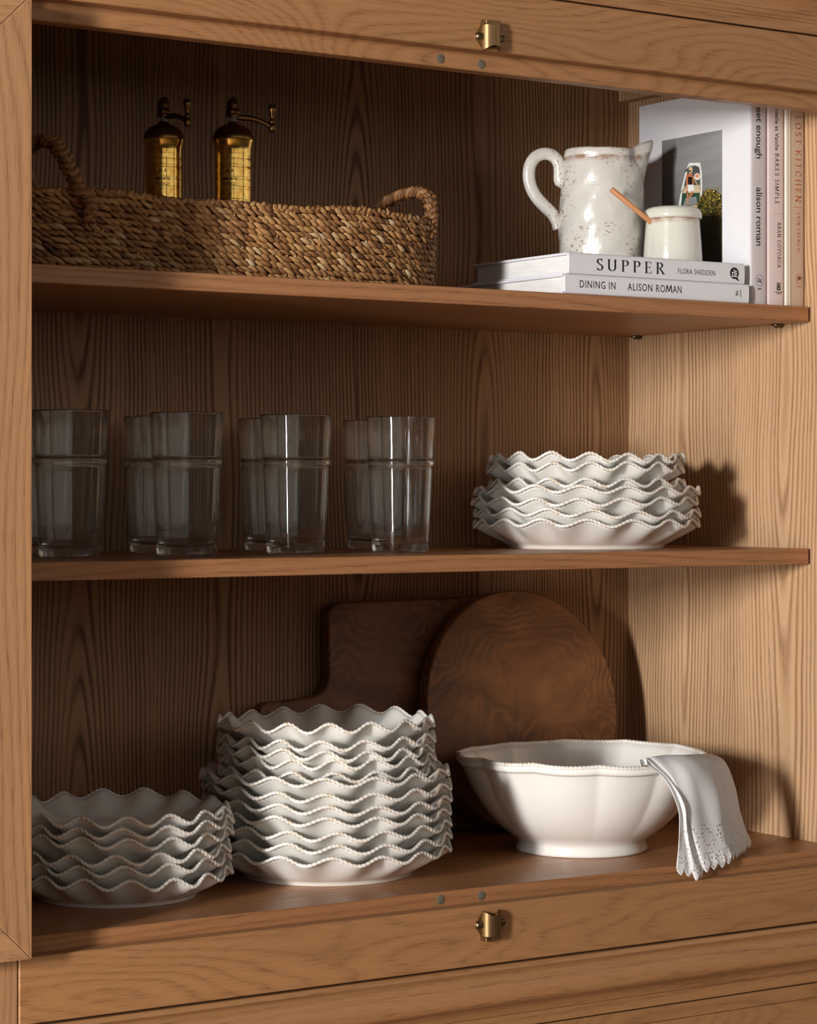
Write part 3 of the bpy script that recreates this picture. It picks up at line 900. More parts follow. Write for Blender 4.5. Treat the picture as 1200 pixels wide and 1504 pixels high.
    for zz, off in ((.0005, -.002), (HB, -.0008), (HB, -.0045), (.006, -.005)):
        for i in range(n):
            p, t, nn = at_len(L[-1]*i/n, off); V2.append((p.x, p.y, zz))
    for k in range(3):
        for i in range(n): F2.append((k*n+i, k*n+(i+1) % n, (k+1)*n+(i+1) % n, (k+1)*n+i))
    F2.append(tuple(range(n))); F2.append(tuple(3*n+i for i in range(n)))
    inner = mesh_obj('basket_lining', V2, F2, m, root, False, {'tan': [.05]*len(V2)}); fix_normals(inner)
    # braided handles
    def handle(ctrl):
        P = bez(ctrl, 16); m_ = len(P)
        # resample
        LL = [0]
        for i in range(1, m_): LL.append(LL[-1]+(P[i]-P[i-1]).length)
        tot = LL[-1]; mbh = MB(); TT = []
        def atl(l):
            l = max(0, min(tot*.9999, l)); i = int(np.searchsorted(LL, l, side='right'))-1
            i = min(i, m_-2); f = (l-LL[i])/(LL[i+1]-LL[i]); return P[i].lerp(P[i+1], f), (P[i+1]-P[i]).normalized()
        for st in range(3):
            pts = []; per = .026; ns_ = int(tot/.0018)
            for k in range(ns_+1):
                l = tot*k/ns_
                p, t = atl(l)
                side = t.cross(Vector((0, 0, 1)));
                if side.length < .05: side = Vector((0, 1, 0))
                side.normalize(); bn = t.cross(side)
                a = 2*math.pi*(l/per + st/3)
                pts.append(p + side*(.0044*math.cos(a)) + bn*(.0040*math.sin(2*a)))
            for sub in range(2):
                pp = [q + Vector((.0012*(sub*2-1), .0008*(1-2*sub), .0006*(sub*2-1))) for q in pts]
                v0 = len(mbh.V); mbh.tube(pp, [.0027*(1+.25*math.sin(i*.9+st*2+sub)) for i in range(len(pp))], 7)
                tn = rn.uniform(.0, .42); TT += [tn]*(len(mbh.V)-v0)
        return mesh_obj('handle', mbh.V, mbh.F, m, root, True, {'tan': TT})
    hl = [(-0.1923, -0.099, 0.050), (-0.1943, -0.102, 0.0685), (-0.2016, -0.097, 0.0809), (-0.2067, -0.087, 0.0983), (-0.2097, -0.071, 0.1208), (-0.2114, -0.05, 0.1348), (-0.2135, -0.025, 0.1383), (-0.2143, 0.0, 0.1326), (-0.2067, 0.03, 0.1186), (-0.181, 0.065, 0.1023), (-0.1564, 0.09, 0.0879), (-0.1508, 0.098, 0.060)]
    hr = [(0.2480, -0.066, 0.060), (0.2498, -0.068, 0.0848), (0.2541, -0.06, 0.1030), (0.2564, -0.04, 0.1151), (0.2576, -0.01, 0.1175), (0.2586, 0.02, 0.115), (0.2600, 0.050, 0.1085), (0.2560, 0.07, 0.0950), (0.2480, 0.076, 0.070)]
    handle(hr); handle(hl)
basket()

# ------------------------------------------------------------------ lettering
def glyph_text(s, size, space=.12):
    """roman capitals drawn as broad-nib strokes with serifs; returns (V, F) in the x-z plane, baseline 0, cap height = size"""
    T_, t_ = .135, .040
    def A(cx, cy, rx, ry, a0, a1, n=14): return [(cx+rx*math.cos(R(a0+(a1-a0)*i/n)), cy+ry*math.sin(R(a0+(a1-a0)*i/n))) for i in range(n+1)]
    G = {
     'S': (.52, [A(.27,.74,.17,.235,35,200,12)+A(.27,.25,.19,.245,100,-150,14)[1:]], [(.43,.80,.43,.97),(.08,.03,.08,.22)], []),
     'U': (.78, [[(.14,.98),(.14,.34)]+A(.38,.30,.24,.28,180,360)+[(.62,.34),(.62,.98)]], [], [(.14,1),(.62,1)]),
     'P': (.60, [[(.14,1),(.14,0)], [(.14,.975)]+A(.30,.74,.22,.235,90,-90)+[(.14,.50)]], [], [(.14,0),(.10,1)]),
     'E': (.58, [[(.14,1),(.14,0)], [(.14,.975),(.48,.975)], [(.14,.52),(.40,.52)], [(.14,.025),(.50,.025)]], [(.48,.83,.48,.98),(.40,.44,.40,.60),(.51,.02,.51,.20)], [(.10,0),(.10,1)]),
     'R': (.66, [[(.14,1),(.14,0)], [(.14,.975)]+A(.30,.75,.20,.225,90,-90)+[(.14,.52)], [(.30,.52),(.62,.0)]], [], [(.14,0),(.10,1),(.62,0)]),
     'A': (.74, [[(.06,0),(.36,1)], [(.36,1),(.66,0)], [(.17,.34),(.55,.34)]], [], [(.06,0),(.66,0)]),
     'N': (.80, [[(.12,0),(.12,1)], [(.12,1),(.64,0)], [(.64,0),(.64,1)]], [], [(.12,0),(.08,1),(.64,1)]),
     'G': (.74, [A(.38,.5,.30,.49,50,330,20)+[(.64,.26),(.64,.42)]], [(.58,.74,.58,.95)], [(.64,.43)]),
     'O': (.80, [A(.39,.5,.31,.49,0,360,24)], [], []),
     'Y': (.70, [[(.06,1),(.35,.48)], [(.64,1),(.35,.48)], [(.35,.48),(.35,0)]], [], [(.06,1),(.64,1),(.35,0)]),
     'B': (.62, [[(.14,1),(.14,0)], [(.14,.975)]+A(.28,.76,.19,.215,90,-90)+[(.14,.54)], [(.28,.54)]+A(.30,.28,.23,.255,90,-90)+[(.14,.025)]], [], [(.10,0),(.10,1)]),
     'K': (.72, [[(.14,1),(.14,0)], [(.58,1),(.16,.46)], [(.26,.58),(.64,0)]], [], [(.14,0),(.14,1),(.64,0),(.58,1)]),
     'I': (.30, [[(.14,1),(.14,0)]], [], [(.14,0),(.14,1)]),
     'M': (.92, [[(.10,0),(.16,1)], [(.16,1),(.44,.05)], [(.44,.05),(.72,1)], [(.72,1),(.78,0)]], [], [(.10,0),(.78,0)]),
     'L': (.56, [[(.14,1),(.14,0)], [(.14,.025),(.50,.025)]], [(.51,.02,.51,.20)], [(.14,1),(.10,0)]),
     'T': (.64, [[(.31,1),(.31,0)], [(.03,.975),(.59,.975)]], [(.03,.82,.03,.98),(.59,.82,.59,.98)], [(.31,0)]),
     'C': (.70, [A(.38,.5,.30,.49,45,320,20)], [(.60,.72,.60,.94)], []),
     'H': (.80, [[(.14,1),(.14,0)], [(.64,1),(.64,0)], [(.14,.52),(.64,.52)]], [], [(.14,0),(.14,1),(.64,0),(.64,1)]),
     'F': (.56, [[(.14,1),(.14,0)], [(.14,.975),(.48,.975)], [(.14,.52),(.40,.52)]], [(.48,.83,.48,.98)], [(.14,0),(.10,1)]),
     '|': (.24, [[(.10,1.15),(.10,-.15)]], [], []),
    }
    V = []; F = []; x0 = 0
    def quad(a, b, wa, wb):
        d = Vector((b[0]-a[0], b[1]-a[1])); l = d.length
        if l < 1e-6: return
        d /= l; nn = Vector((-d.y, d.x)); e = .008
        k = len(V)
        for (p, ww, sg, ex) in ((a, wa, 1, -e), (a, wa, -1, -e), (b, wb, -1, e), (b, wb, 1, e)):
            V.append(((x0+p[0]+nn.x*ww/2*sg+d.x*ex)*size, 0, (p[1]+nn.y*ww/2*sg+d.y*ex)*size))
        F.append((k, k+1, k+2, k+3))
    for ch in s:
        if ch == ' ': x0 += .42; continue
        wdt, strokes, ticks, serifs = G[ch]
        for st in strokes:
            for a, b in zip(st[:-1], st[1:]):
                ang = math.atan2(b[1]-a[1], b[0]-a[0])
                wv = t_ + (T_-t_)*abs(math.sin(ang-R(12)))**1.5 if ch != '|' else .04
                quad(a, b, wv, wv)
        for (xa, ya, xb, yb) in ticks: quad((xa, ya), (xb, yb), .045, .045)
        for (sx, sy) in serifs: quad((sx-.10, abs(sy-.018)), (sx+.10, abs(sy-.018)), .035, .035)
        x0 += wdt+space
    return V, F, (x0-space)*size
def font_text(s, size, bold=0.0, spacing=1.0, xs=1.0):
    cu = bpy.data.curves.new('lettering', 'FONT'); cu.body = s; cu.size = size; cu.offset = bold*size
    cu.space_character = spacing; cu.resolution_u = 3
    o = bpy.data.objects.new('tmp', cu); COL.objects.link(o)
    dg = bpy.context.evaluated_depsgraph_get(); dg.update()
    me = bpy.data.meshes.new_from_object(o.evaluated_get(dg))
    V = [(v.co.x*xs, 0, v.co.y) for v in me.vertices]; F = [tuple(p.vertices) for p in me.polygons]
    bpy.data.objects.remove(o); bpy.data.meshes.remove(me); bpy.data.curves.remove(cu)
    W = max(v[0] for v in V); return V, F, W
def place_text(name, VF, mat, parent, M):
    V, F, W = VF
    return mesh_obj(name, [tuple(M @ Vector(v)) for v in V], F, mat, parent, False)
def strokes(segs, wd):
    V = []; F = []
    for (a, b) in segs:
        d = Vector((b[0]-a[0], b[1]-a[1])); d.normalize(); nn = Vector((-d.y, d.x))*wd/2
        k = len(V); V += [(a[0]+nn.x, 0, a[1]+nn.y), (a[0]-nn.x, 0, a[1]-nn.y), (b[0]-nn.x, 0, b[1]-nn.y), (b[0]+nn.x, 0, b[1]+nn.y)]; F.append((k, k+1, k+2, k+3))
    return V, F
def fit(VF, width=None):
    V, F, W = VF
    k = width/W
    return [(x*k, y, z) for x, y, z in V], F, width

# ------------------------------------------------------------------ books
def paper(name, col=(232,230,228)):
    m, nt, b = nm(name)
    x, y, z = sep(nt, objc(nt))
    ln = noise(nt, comb(nt, math_n(nt, 'MULTIPLY', x, 30), math_n(nt, 'MULTIPLY', y, 30), math_n(nt, 'MULTIPLY', z, 2500)), 1.0, 1.0)
    nt.links.new(ramp(nt, ln, [(.3, tuple(c*.80 for c in srgb(*col))), (.6, srgb(*col))]), b.inputs['Base Color'])
    b.inputs['Roughness'].default_value = .85
    return m
M_pages = paper('page_edges')
def cloth_cover(name, col, scale=1800, amt=.12, rough=.7):
    m, nt, b = nm(name)
    n1 = noise(nt, objc(nt), scale, 1.0)
    nt.links.new(mixc(nt, n1, tuple(c*(1-amt) for c in srgb(*col)), tuple(min(1, c*(1+amt)) for c in srgb(*col))), b.inputs['Base Color'])
    b.inputs['Roughness'].default_value = rough
    return m
def book(label, group, wid, ln, th, covm, loc, rot, board=.0028, inset=.004, spine_m=None):
    """lying book: x = along the spine, y = depth away from the spine (spine at y=0), z up"""
    root = empty('book', loc); root.rotation_euler = rot
    tag(root, label, 'book', group)
    mb = MB()
    mb.box(0, ln, .0015, wid, 0, board, .0006); mb.box(0, ln, .0015, wid, th-board, th, .0006)
    o = mb.build('cover', covm, root)
    # slightly rounded spine
    ms_ = MB(); V = []; n = 10
    for x in (0, ln):
        for i in range(n+1):
            a = math.pi*(i/n-.5); V.append((x, .0020-.0022*math.cos(a)**.6 if math.cos(a) > 0 else .0020, th/2+(th/2)*math.sin(a)))
        for i in range(n, -1, -1):
            a = math.pi*(i/n-.5); V.append((x, .0042, th/2+(th/2-.0008)*math.sin(a)))
    k = 2*(n+1)
    F = [(i, (i+1) % k, k+(i+1) % k, k+i) for i in range(k)] + [tuple(range(k)), tuple(range(k, 2*k))]
    ms_.add(V, F); s = ms_.build('spine', spine_m or covm, root); fix_normals(s); smooth_angle(s, 50)
    mp_ = MB(); mp_.box(inset, ln-inset, .0045, wid-inset, board+.0002, th-board-.0002, .0004)
    mp_.build('page_block', M_pages, root)
    return root
M_white = cloth_cover('white_jacket', (228,227,232), 60, .02, .5)
M_grey = cloth_cover('grey_spine', (206,198,200), 60, .02, .6)
M_pinkb = cloth_cover('pale_pink_jacket', (224,206,204), 60, .02, .6)
M_linen = cloth_cover('beige_linen_cover', (196,172,150), 1500, .18, .85)
M_cream = cloth_cover('cream_boards', (232,224,210), 60, .02, .6)
M_rust = simple('rust_ink', srgb(178,98,58), .6)
ZS = .2247+H
FRONT = lambda x, z, y=-.00035: Matrix.Translation((x, y, z))
# lying pair
bl = book('white hardcover cookbook lying lowest of the flat pair, titled DINING IN', 'flat books', .218, .2775, .0228, M_white, (-.3735, .0035, ZS), (0, 0, 0))
place_text('title_lettering', fit(font_text('DINING IN', .0122, .0035, 1.15), .0525), M_ink, bl, FRONT(.0201, .0076))
place_text('author_lettering', fit(font_text('ALISON RO', .0122, .0035, 1.15), .0560), M_ink, bl, FRONT(.0908, .0076))
_mq = strokes([((.0008, 0), (.0022, .0086)), ((.0022, .0086), (.0052, .0012)), ((.0052, .0012), (.0082, .0086)), ((.0082, .0086), (.0096, 0))], .0014)
place_text('author_lettering', (_mq[0], _mq[1], 1), M_ink, bl, FRONT(.1476, .0076))
place_text('author_lettering', fit(font_text('AN', .0122, .0035, 1.15), .0132), M_ink, bl, FRONT(.1586, .0076))
bs = book('white cookbook titled SUPPER lying on the other flat book under the jug', 'flat books', .190, .2660, .0247, M_white, (-.3665, .0050, ZS+.0231), (0, 0, R(.3)))
place_text('title_lettering', fit(glyph_text('SUPPER', .0135, .30), .1015), M_ink, bs, FRONT(.0390, .0058))
place_text('author_lettering', fit(font_text('FLORA SHEDDEN', .0088, .0, 1.15), .0580), M_ink, bs, FRONT(.1610, .0080))
def disc(cx, cz, r, n=20, sx=1.0): return [(cx+r*sx*math.cos(2*math.pi*i/n), 0, cz+r*math.sin(2*math.pi*i/n)) for i in range(n)]
def ring_v(cx, cz, r, w_, n=24):
    V = disc(cx, cz, r, n) + disc(cx, cz, r-w_, n)
    return V, [(i, (i+1) % n, n+(i+1) % n, n+i) for i in range(n)]
mb = MB(); mb.add(disc(0, 0, .0070, 24), [tuple(range(24))]); mb.add([(.0045,0,-.0050),(.0078,0,-.0092),(.0052,0,-.0086),(.0010,0,-.0065)], [(0,1,2,3)])
mb.V = [tuple(FRONT(.2495, .0125) @ Vector(v)) for v in mb.V]; mb.build('publisher_mark', M_ink, bs)
Vq, Fq = strokes([((-.0032,-.0035),(-.0032,.0005)), ((-.0042,.0006),(-.0008,.0010)), ((-.0015,.0030),(.0005,.0042)), ((.0002,-.0035),(.0002,.0025)), ((.0002,.0025),(.0038,.0022)), ((.0022,.0020),(.0022,-.0035)), ((.0022,-.0006),(.0042,-.0006)), ((-.0045,-.0038),(.0044,-.0038))], .0011)
mesh_obj('publisher_mark', [tuple(FRONT(.2495, .0125, -.0006) @ Vector(v)) for v in Vq], Fq, M_white, bs, False)
V, F = ring_v(0, 0, .0030, .0004, 18)
mb = MB(); mb.add(V, F); rr_ = random.Random(2)
V, F = strokes([((rr_.uniform(-.0024,.0010), rr_.uniform(-.003,.003)), (rr_.uniform(-.0010,.0024), rr_.uniform(-.003,.003))) for _ in range(8)], .0005); mb.add(V, F)
mb.add(*strokes([((.0058,-.0045),(.0058,.0045))], .0011))
mb.V = [tuple(FRONT(.2580, .0115) @ Vector(v)) for v in mb.V]; mb.build('publisher_mark', simple('grey_ink', srgb(110,108,112), .6), bl)

# standing books, spines to the front.  book x axis -> up; y -> depth; z -> to the right? rotate so z(thickness) -> -x ... +x
def standing(label, x0, th, ht, dep, covm, spine_m=None, y0=.010):
    # local x (spine length) points DOWN in world so that lettering reads from top to bottom; local z (thickness) points to +x
    root = book(label, 'standing books', dep, ht, th, covm, (x0, y0, ZS+ht), (0, 0, 0), spine_m=spine_m)
    root.rotation_mode = 'QUATERNION'
    M = Matrix(((0, 0, 1), (0, 1, 0), (-1, 0, 0)))      # columns: local x -> -z, local y -> +y, local z -> +x
    root.rotation_quaternion = M.to_quaternion()
    return root
# measured from the top of each book (local x), spine front at y=0
b1 = standing('white cookbook standing leftmost, with a boat photo on its cover, titled sweet enough', -.0871, .0262, .2665, .214, M_white, M_grey)
t = font_text('sweet enough', .0205, .010, .96)
SP = lambda x, z: Matrix.Translation((x, -.00035, z))
def spine_text(name, VF, root, zw_top, zc, mat, width):
    """zw_top: height (relative) where the lettering begins; zc: baseline measured across the thickness"""
    top = (root.location.z - H)
    V, F, W = fit(VF, width)
    # letters' up axis must point to +x(world) = local +z
    return mesh_obj(name, [(x + (top-zw_top), -.00035+y, z+zc) for x, y, z in V], F, mat, root, False)
spine_text('title_lettering', font_text('sweet enough', .0132, .009, .96), b1, .4790, .0085, M_ink, .0776)
spine_text('author_lettering', font_text('alison roman', .0132, .009, .96), b1, .3667, .0085, M_ink, .0709)
def mark_on(root, VF, z, across, mat, y=-.00035):
    V, F = VF; top = root.location.z-H
    return mesh_obj('publisher_mark', [(x+(top-z), y, zz+across) for x, _, zz in V], F, mat, root, False)
def squiggle(seed, r, n=9, wd=.0005):
    q = random.Random(seed)
    return strokes([((q.uniform(-r, r*.4), q.uniform(-r, r)), (q.uniform(-r*.4, r), q.uniform(-r, r))) for _ in range(n)], wd)
V, F = ring_v(0, 0, .0062, .0004); m2_ = MB(); m2_.add([(x*1.15, y, z*.95) for x, y, z in V], F); V, F = squiggle(4, .0038, 11); m2_.add(V, F)
m2_.add(*strokes([((.0098, -.0032), (.0098, .0032)), ((.0108, -.0026), (.0108, .0026))], .0008))
mark_on(b1, (m2_.V, m2_.F), .2540, .0132, simple('dark_grey_ink', srgb(80,76,80), .6))

b2 = standing('pale pink cookbook standing second from the left, titled Cannelle et Vanille BAKES SIMPLE', -.0598, .0266, .2660, .200, M_pinkb)
spine_text('title_lettering', font_text('Cannelle et Vanille', .0088, .012, 1.05), b2, .4735, .0112, M_ink, .0600)
V, F, W = glyph_text('BAKES SIMPLE', .0064, .16); spine_text('title_lettering', (V, F, W), b2, .4101, .0112, M_ink, .0625)
V, F, W = glyph_text('ARAN GOYOAGA', .0056, .14); spine_text('author_lettering', (V, F, W), b2, .3264, .0150, M_ink, .0555)
V, F = strokes([((0, -.007), (0, .007))], .0003); mark_on(b2, (V, F), .3364, .0160, simple('mauve_ink', srgb(150,128,130), .6))
mk = MB(); c8 = [(.0046, .0022), (.0040, .0030), (-.0040, .0030), (-.0046, .0022), (-.0046, -.0022), (-.0040, -.0030), (.0040, -.0030), (.0046, -.0022)]
mk.add([(x, 0, z) for x, z in c8], [tuple(range(8))]); mk.add(*strokes([((.0068, -.0058), (.0068, .0058)), ((.0086, -.0034), (.0086, .0034))], .0009))
mark_on(b2, (mk.V, mk.F), .2480, .0170, M_ink)
mk = MB(); mk.add(disc(.0022, 0, .0010, 10), [tuple(range(10))]); mk.add(*strokes([((-.0030, -.0018), (-.0030, .0018)), ((-.0030, -.0018), (.0008, -.0022)), ((-.0030, .0018), (.0008, .0022))], .0006))
mark_on(b2, (mk.V, mk.F), .2480, .0170, M_cream, -.0006)

b3 = standing('beige linen cookbook with cream boards standing against the cabinet side, titled THE LOST KITCHEN', -.0312, .0315, .2640, .205, M_cream, M_linen)
mb = MB(); mb.box(.0005, .2635, -.0008, .004, -.0002, .0078, .0006); mb.build('front_board_edge', M_cream, b3)
mb = MB(); mb.box(.0005, .2635, -.0010, .002, .0036, .0041, .0001); mb.build('board_joint', simple('joint_shade', srgb(176,158,138), .8), b3)
V, F, W = glyph_text('LOST KITCHEN', .0086, .26); spine_text('title_lettering', (V, F, W), b3, .4585, .0162, M_rust, .1060)
V, F, W = glyph_text('THE', .0086, .26); spine_text('title_lettering', (V, F, W), b3, .4880, .0162, M_rust, .0235)
V, F = strokes([((0, -.006), (0, .006))], .0006); mark_on(b3, (V, F), .3462, .0200, M_rust)
V, F, W = glyph_text('ERIN FRENCH', .0047, .26); spine_text('author_lettering', (V, F, W), b3, .3400, .0185, M_rust, .0475)
V, F = ring_v(0, 0, .0055, .0004); m2_ = MB(); m2_.add([(x*1.15, y, z*.9) for x, y, z in V], F); V, F = squiggle(8, .0036, 12, .0007); m2_.add(V, F)
m2_.add(*strokes([((.0095, -.0050), (.0095, .0050))], .0010))
mark_on(b3, (m2_.V, m2_.F), .2590, .0215, M_rust)

# the picture printed on the leftmost standing book's front board
def cover_picture():
    m, nt, b = nm('cover_print')
    at = N(nt, 'ShaderNodeVertexColor'); at.layer_name = 'ink'
    nt.links.new(at.outputs[0], b.inputs['Base Color']); b.inputs['Roughness'].default_value = .45
    V = []; F = []; C = []
    top = b1.location.z - H
    def put(poly, col, layer):
        k = len(V)
        for u, v in poly:
            z = .4418 - v*(.4418-.2700); y = .178 - u*.1155
            V.append((top - z, y - .010, -.00010 - layer*.00006))
        F.append(tuple(range(k, k+len(poly)))); C.append(srgb(*col))
    # water: a grid from dark left-bottom to lighter top right, as printed
    nx, ny = 24, 30
    for i in range(nx):
        for j in range(ny):
            u, v = (i+.5)/nx, (j+.5)/ny
            g = 128 + 22*u - 62*v
            g = max(24, g + 3*math.sin(v*60+u*5))
            if u > .66 and v > .66: g = 26
            put([(i/nx, j/ny), ((i+1)/nx, j/ny), ((i+1)/nx, (j+1)/ny), (i/nx, (j+1)/ny)], (g, g, g+1), 0)
    zx = lambda px: (px-80)/670
    def pz(px, py):
        u = zx(px); yt = 157-127*u; yb = 1560-100*u
        return (u, (py-yt)/(yb-yt))
    def P_(pts, col, l): put([pz(*p) for p in pts], col, l)
    P_([(262,850),(300,650),(345,480),(385,378),(510,372),(530,480),(532,640),(522,850)], (214,214,208), 1)
    P_([(292,850),(318,660),(360,490),(395,410),(460,400),(502,420),(512,500),(514,640),(498,850)], (74,84,78), 2)
    P_([(330,470),(400,405),(500,420),(508,470)], (70,72,72), 3)
    P_([(330,620),(508,600),(512,680),(318,690)], (196,176,146), 3)
    P_([(310,690),(500,680),(496,800),(300,810)], (42,70,56), 3)
    P_([(350,740),(470,720),(480,800),(320,820)], (128,132,132), 4)
    P_([(390,820),(500,800),(505,860),(380,860)], (190,170,130), 4)
    import_c = [(480+34*math.cos(a*.5236), 515+36*math.sin(a*.5236)) for a in range(12)]
    P_(import_c, (226,216,206), 5); P_([(480+24*math.cos(a*.5236), 508+22*math.sin(a*.5236)) for a in range(12)], (214,140,112), 6)
    P_([(368,490),(425,488),(440,560),(444,640),(430,660),(372,650),(360,600),(362,540)], (176,104,66), 5)
    P_([(376,520),(426,520),(424,600),(378,602)], (24,22,24), 6)
    P_([(366,600),(440,600),(446,668),(360,672)], (222,220,220), 6)
    P_([(362,670),(382,668),(384,810),(372,812)], (186,122,80), 7)
    P_([(420,665),(446,668),(400,740),(384,730)], (186,122,80), 7)
    P_([(358,500),(372,495),(374,690),(362,690)], (186,116,74), 7)
    P_([(386,440),(402,412),(424,420),(428,460),(412,486),(392,480)], (206,180,140), 7)
    P_([(388,452),(414,452),(412,470),(390,468)], (40,32,30), 8)
    P_([(170,822),(176,812),(352,616),(356,626)], (120,116,70), 7)
    P_([(430,520),(438,516),(520,652),(512,660)], (190,160,110), 7)
    # bush
    q = random.Random(12)
    P_([(470,860),(500,760),(540,690),(600,640),(680,650),(745,700),(750,1480),(520,1480),(470,1100)], (40,38,16), 8)
    for k in range(1500):
        x = q.uniform(460, 746); y = q.uniform(585, 1450)
        edge = 640 + 250*abs((x-640)/190)**2.2 if x < 640 else 640+50*((x-640)/110)
        if y < edge + q.uniform(-45, 20): continue
        if x < 500+q.uniform(-15,15) and y > 1050: continue
        t = min(1, max(0, (y-620)/520))
        if t > .78 and q.random() < .72: continue
        s = q.uniform(4, 10); a = q.uniform(0, 6.28)
        l = (1-t*.85)*q.uniform(.55, 1.15)
        col = q.choice([(206,180,60), (172,150,44), (226,206,110), (120,120,44), (150,118,36), (196,150,60)])
        pts = [(x+s*1.6*math.cos(a), y+s*1.6*math.sin(a)), (x+s*.7*math.cos(a+1.57), y+s*.7*math.sin(a+1.57)), (x-s*1.6*math.cos(a), y-s*1.6*math.sin(a)), (x-s*.7*math.cos(a+1.57), y-s*.7*math.sin(a+1.57))]
        pts = [(min(749, px), py) for px, py in pts]
        P_(pts, tuple(max(8, min(255, c*l)) for c in col), 9+(k % 3))
    me = bpy.data.meshes.new('cover_picture'); me.from_pydata(V, [], F); me.materials.append(m)
    ca = me.color_attributes.new('ink', 'FLOAT_COLOR', 'CORNER')
    i = 0
    for f, c in zip(me.polygons, C):
        for li in f.loop_indices: ca.data[li].color = (*c, 1)
    o = bpy.data.objects.new('cover_picture', me); COL.objects.link(o); o.parent = b1
cover_picture()

# ------------------------------------------------------------------ jug
def jug():
    root = empty('jug', (-.1976, .160, .2725+H), -TH)
    tag(root, 'rustic crackled off-white ceramic jug with a looped handle, standing on the flat books', 'jug')
    m = glaze('crackled_jug_glaze', srgb(206,202,194), srgb(136,92,62), rough=.28, coat=.5, bumpy=.55)
    nt = m.node_tree; b = nt.nodes['Principled BSDF']
    # bare clay pits grouped in patches
    o = objc(nt); x, y, z = sep(nt, o)
    p1 = noise(nt, comb(nt, math_n(nt,'MULTIPLY',x,1), math_n(nt,'MULTIPLY',y,1), math_n(nt,'MULTIPLY',z,1.9)), 190, 2.0, .6)
    p2 = noise(nt, o, 34, 2.0, .5)
    f = math_n(nt, 'MULTIPLY', ramp(nt, p1, [(.575, 0.0), (.63, 1.0)]), ramp(nt, p2, [(.50, 0.0), (.60, .9)]))
    old = b.inputs['Base Color'].links[0].from_socket
    nt.links.new(mixc(nt, f, old, srgb(142,96,68)), b.inputs['Base Color'])
    prof = [(.002, 0), (.046, .0), (.0505, .0015), (.0525, .006), (.0532, .020), (.0532, .050), (.0525, .075), (.0510, .098), (.0492, .115), (.0472, .128), (.0462, .1335), (.0464, .1355), (.0470, .1375), (.0468, .1440), (.0455, .1462),
            (.0435, .1450), (.0430, .136), (.0455, .115), (.0480, .09), (.0490, .05), (.0470, .012), (.030, .006), (.002, .006)]
    prof2 = []
    for (r0, z0), (r1, z1) in zip(prof[:-1], prof[1:]):
        k = max(1, int(math.hypot(r1-r0, z1-z0)/.004))
        for i in range(k): prof2.append((r0+(r1-r0)*i/k, z0+(z1-z0)*i/k))
    prof2.append(prof[-1])
    n = 120; V = []; F = []; T = []
    for r, z in prof2:
        for a in range(n):
            t = 2*math.pi*a/n; td = (t+math.pi) % (2*math.pi) - math.pi
            rr = r; zz = z
            # spout pulled out of the rim towards local +x
            h = max(0, min(1, (z-.098)/.050)); h = h*h*(3-2*h)
            wdt = .30 + .22*(1-h)
            g = math.exp(-(td/wdt)**2)
            rr += .0165*g*h
            zz += .0120*math.exp(-(td/.42)**2)*max(0, (z-.115)/.031)**1.5 if z > .115 else 0
            # pinch beside the spout
            rr -= .0030*h*math.exp(-((abs(td)-.62)/.25)**2)
            zz += .0010*math.sin(t*2+1)*h
            rr += .0005*math.sin(5*t+z*90)+.0004*math.sin(9*t-z*160)
            V.append((rr*math.cos(t), rr*math.sin(t), zz))
            tn = 0.0
            if .1322 < z < .1362 and r > .044: tn = 1.0
            if z > .1455: tn = .6
            # clay line along the spout's root
            if r > .044 and abs(abs(td) - (.10+.62*max(0,(z-.095)/.04))) < .05 and .095 < z < .134: tn = .9
            T.append(tn)
    for i in range(len(prof2)-1):
        for a in range(n):
            bq = (a+1) % n; F.append((i*n+a, i*n+bq, (i+1)*n+bq, (i+1)*n+a))
    F.append(tuple(reversed(range(n)))); k = (len(prof2)-1)*n; F.append(tuple(k+a for a in range(n)))
    bo = mesh_obj('jug_body', V, F, m, root, True, {'tan': T})
    pts = [(-0.0440, 0, .1120), (-0.0500, 0, 0.1090), (-0.0513, 0, 0.1225), (-0.0538, 0, 0.1325), (-0.0605, 0, 0.1401), (-0.0706, 0, 0.1426), (-0.0815, 0, 0.1384), (-0.0882, 0, 0.1283), (-0.0899, 0, 0.1141), (-0.0866, 0, 0.0998), (-0.0798, 0, 0.0880), (-0.0706, 0, 0.0779), (-0.0613, 0, 0.0687), (-0.0563, 0, 0.0594), (-0.0538, 0, 0.0493)]
    P = bez(pts, 6)
    rad = []
    for i in range(len(P)):
        u = i/(len(P)-1); rad.append(.0054 + .0010*math.exp(-((u-.06)/.08)**2) - .0025*math.exp(-(u/.03)**2) - .0008*math.exp(-((u-1)/.10)**2))
    mh = MB(); mh.tube(P, rad, 16, 1.45, ref=(0, 1, 0))
    h = mesh_obj('handle', mh.V, mh.F, m, root, True, {'tan': [0.0]*len(mh.V)})
jug()

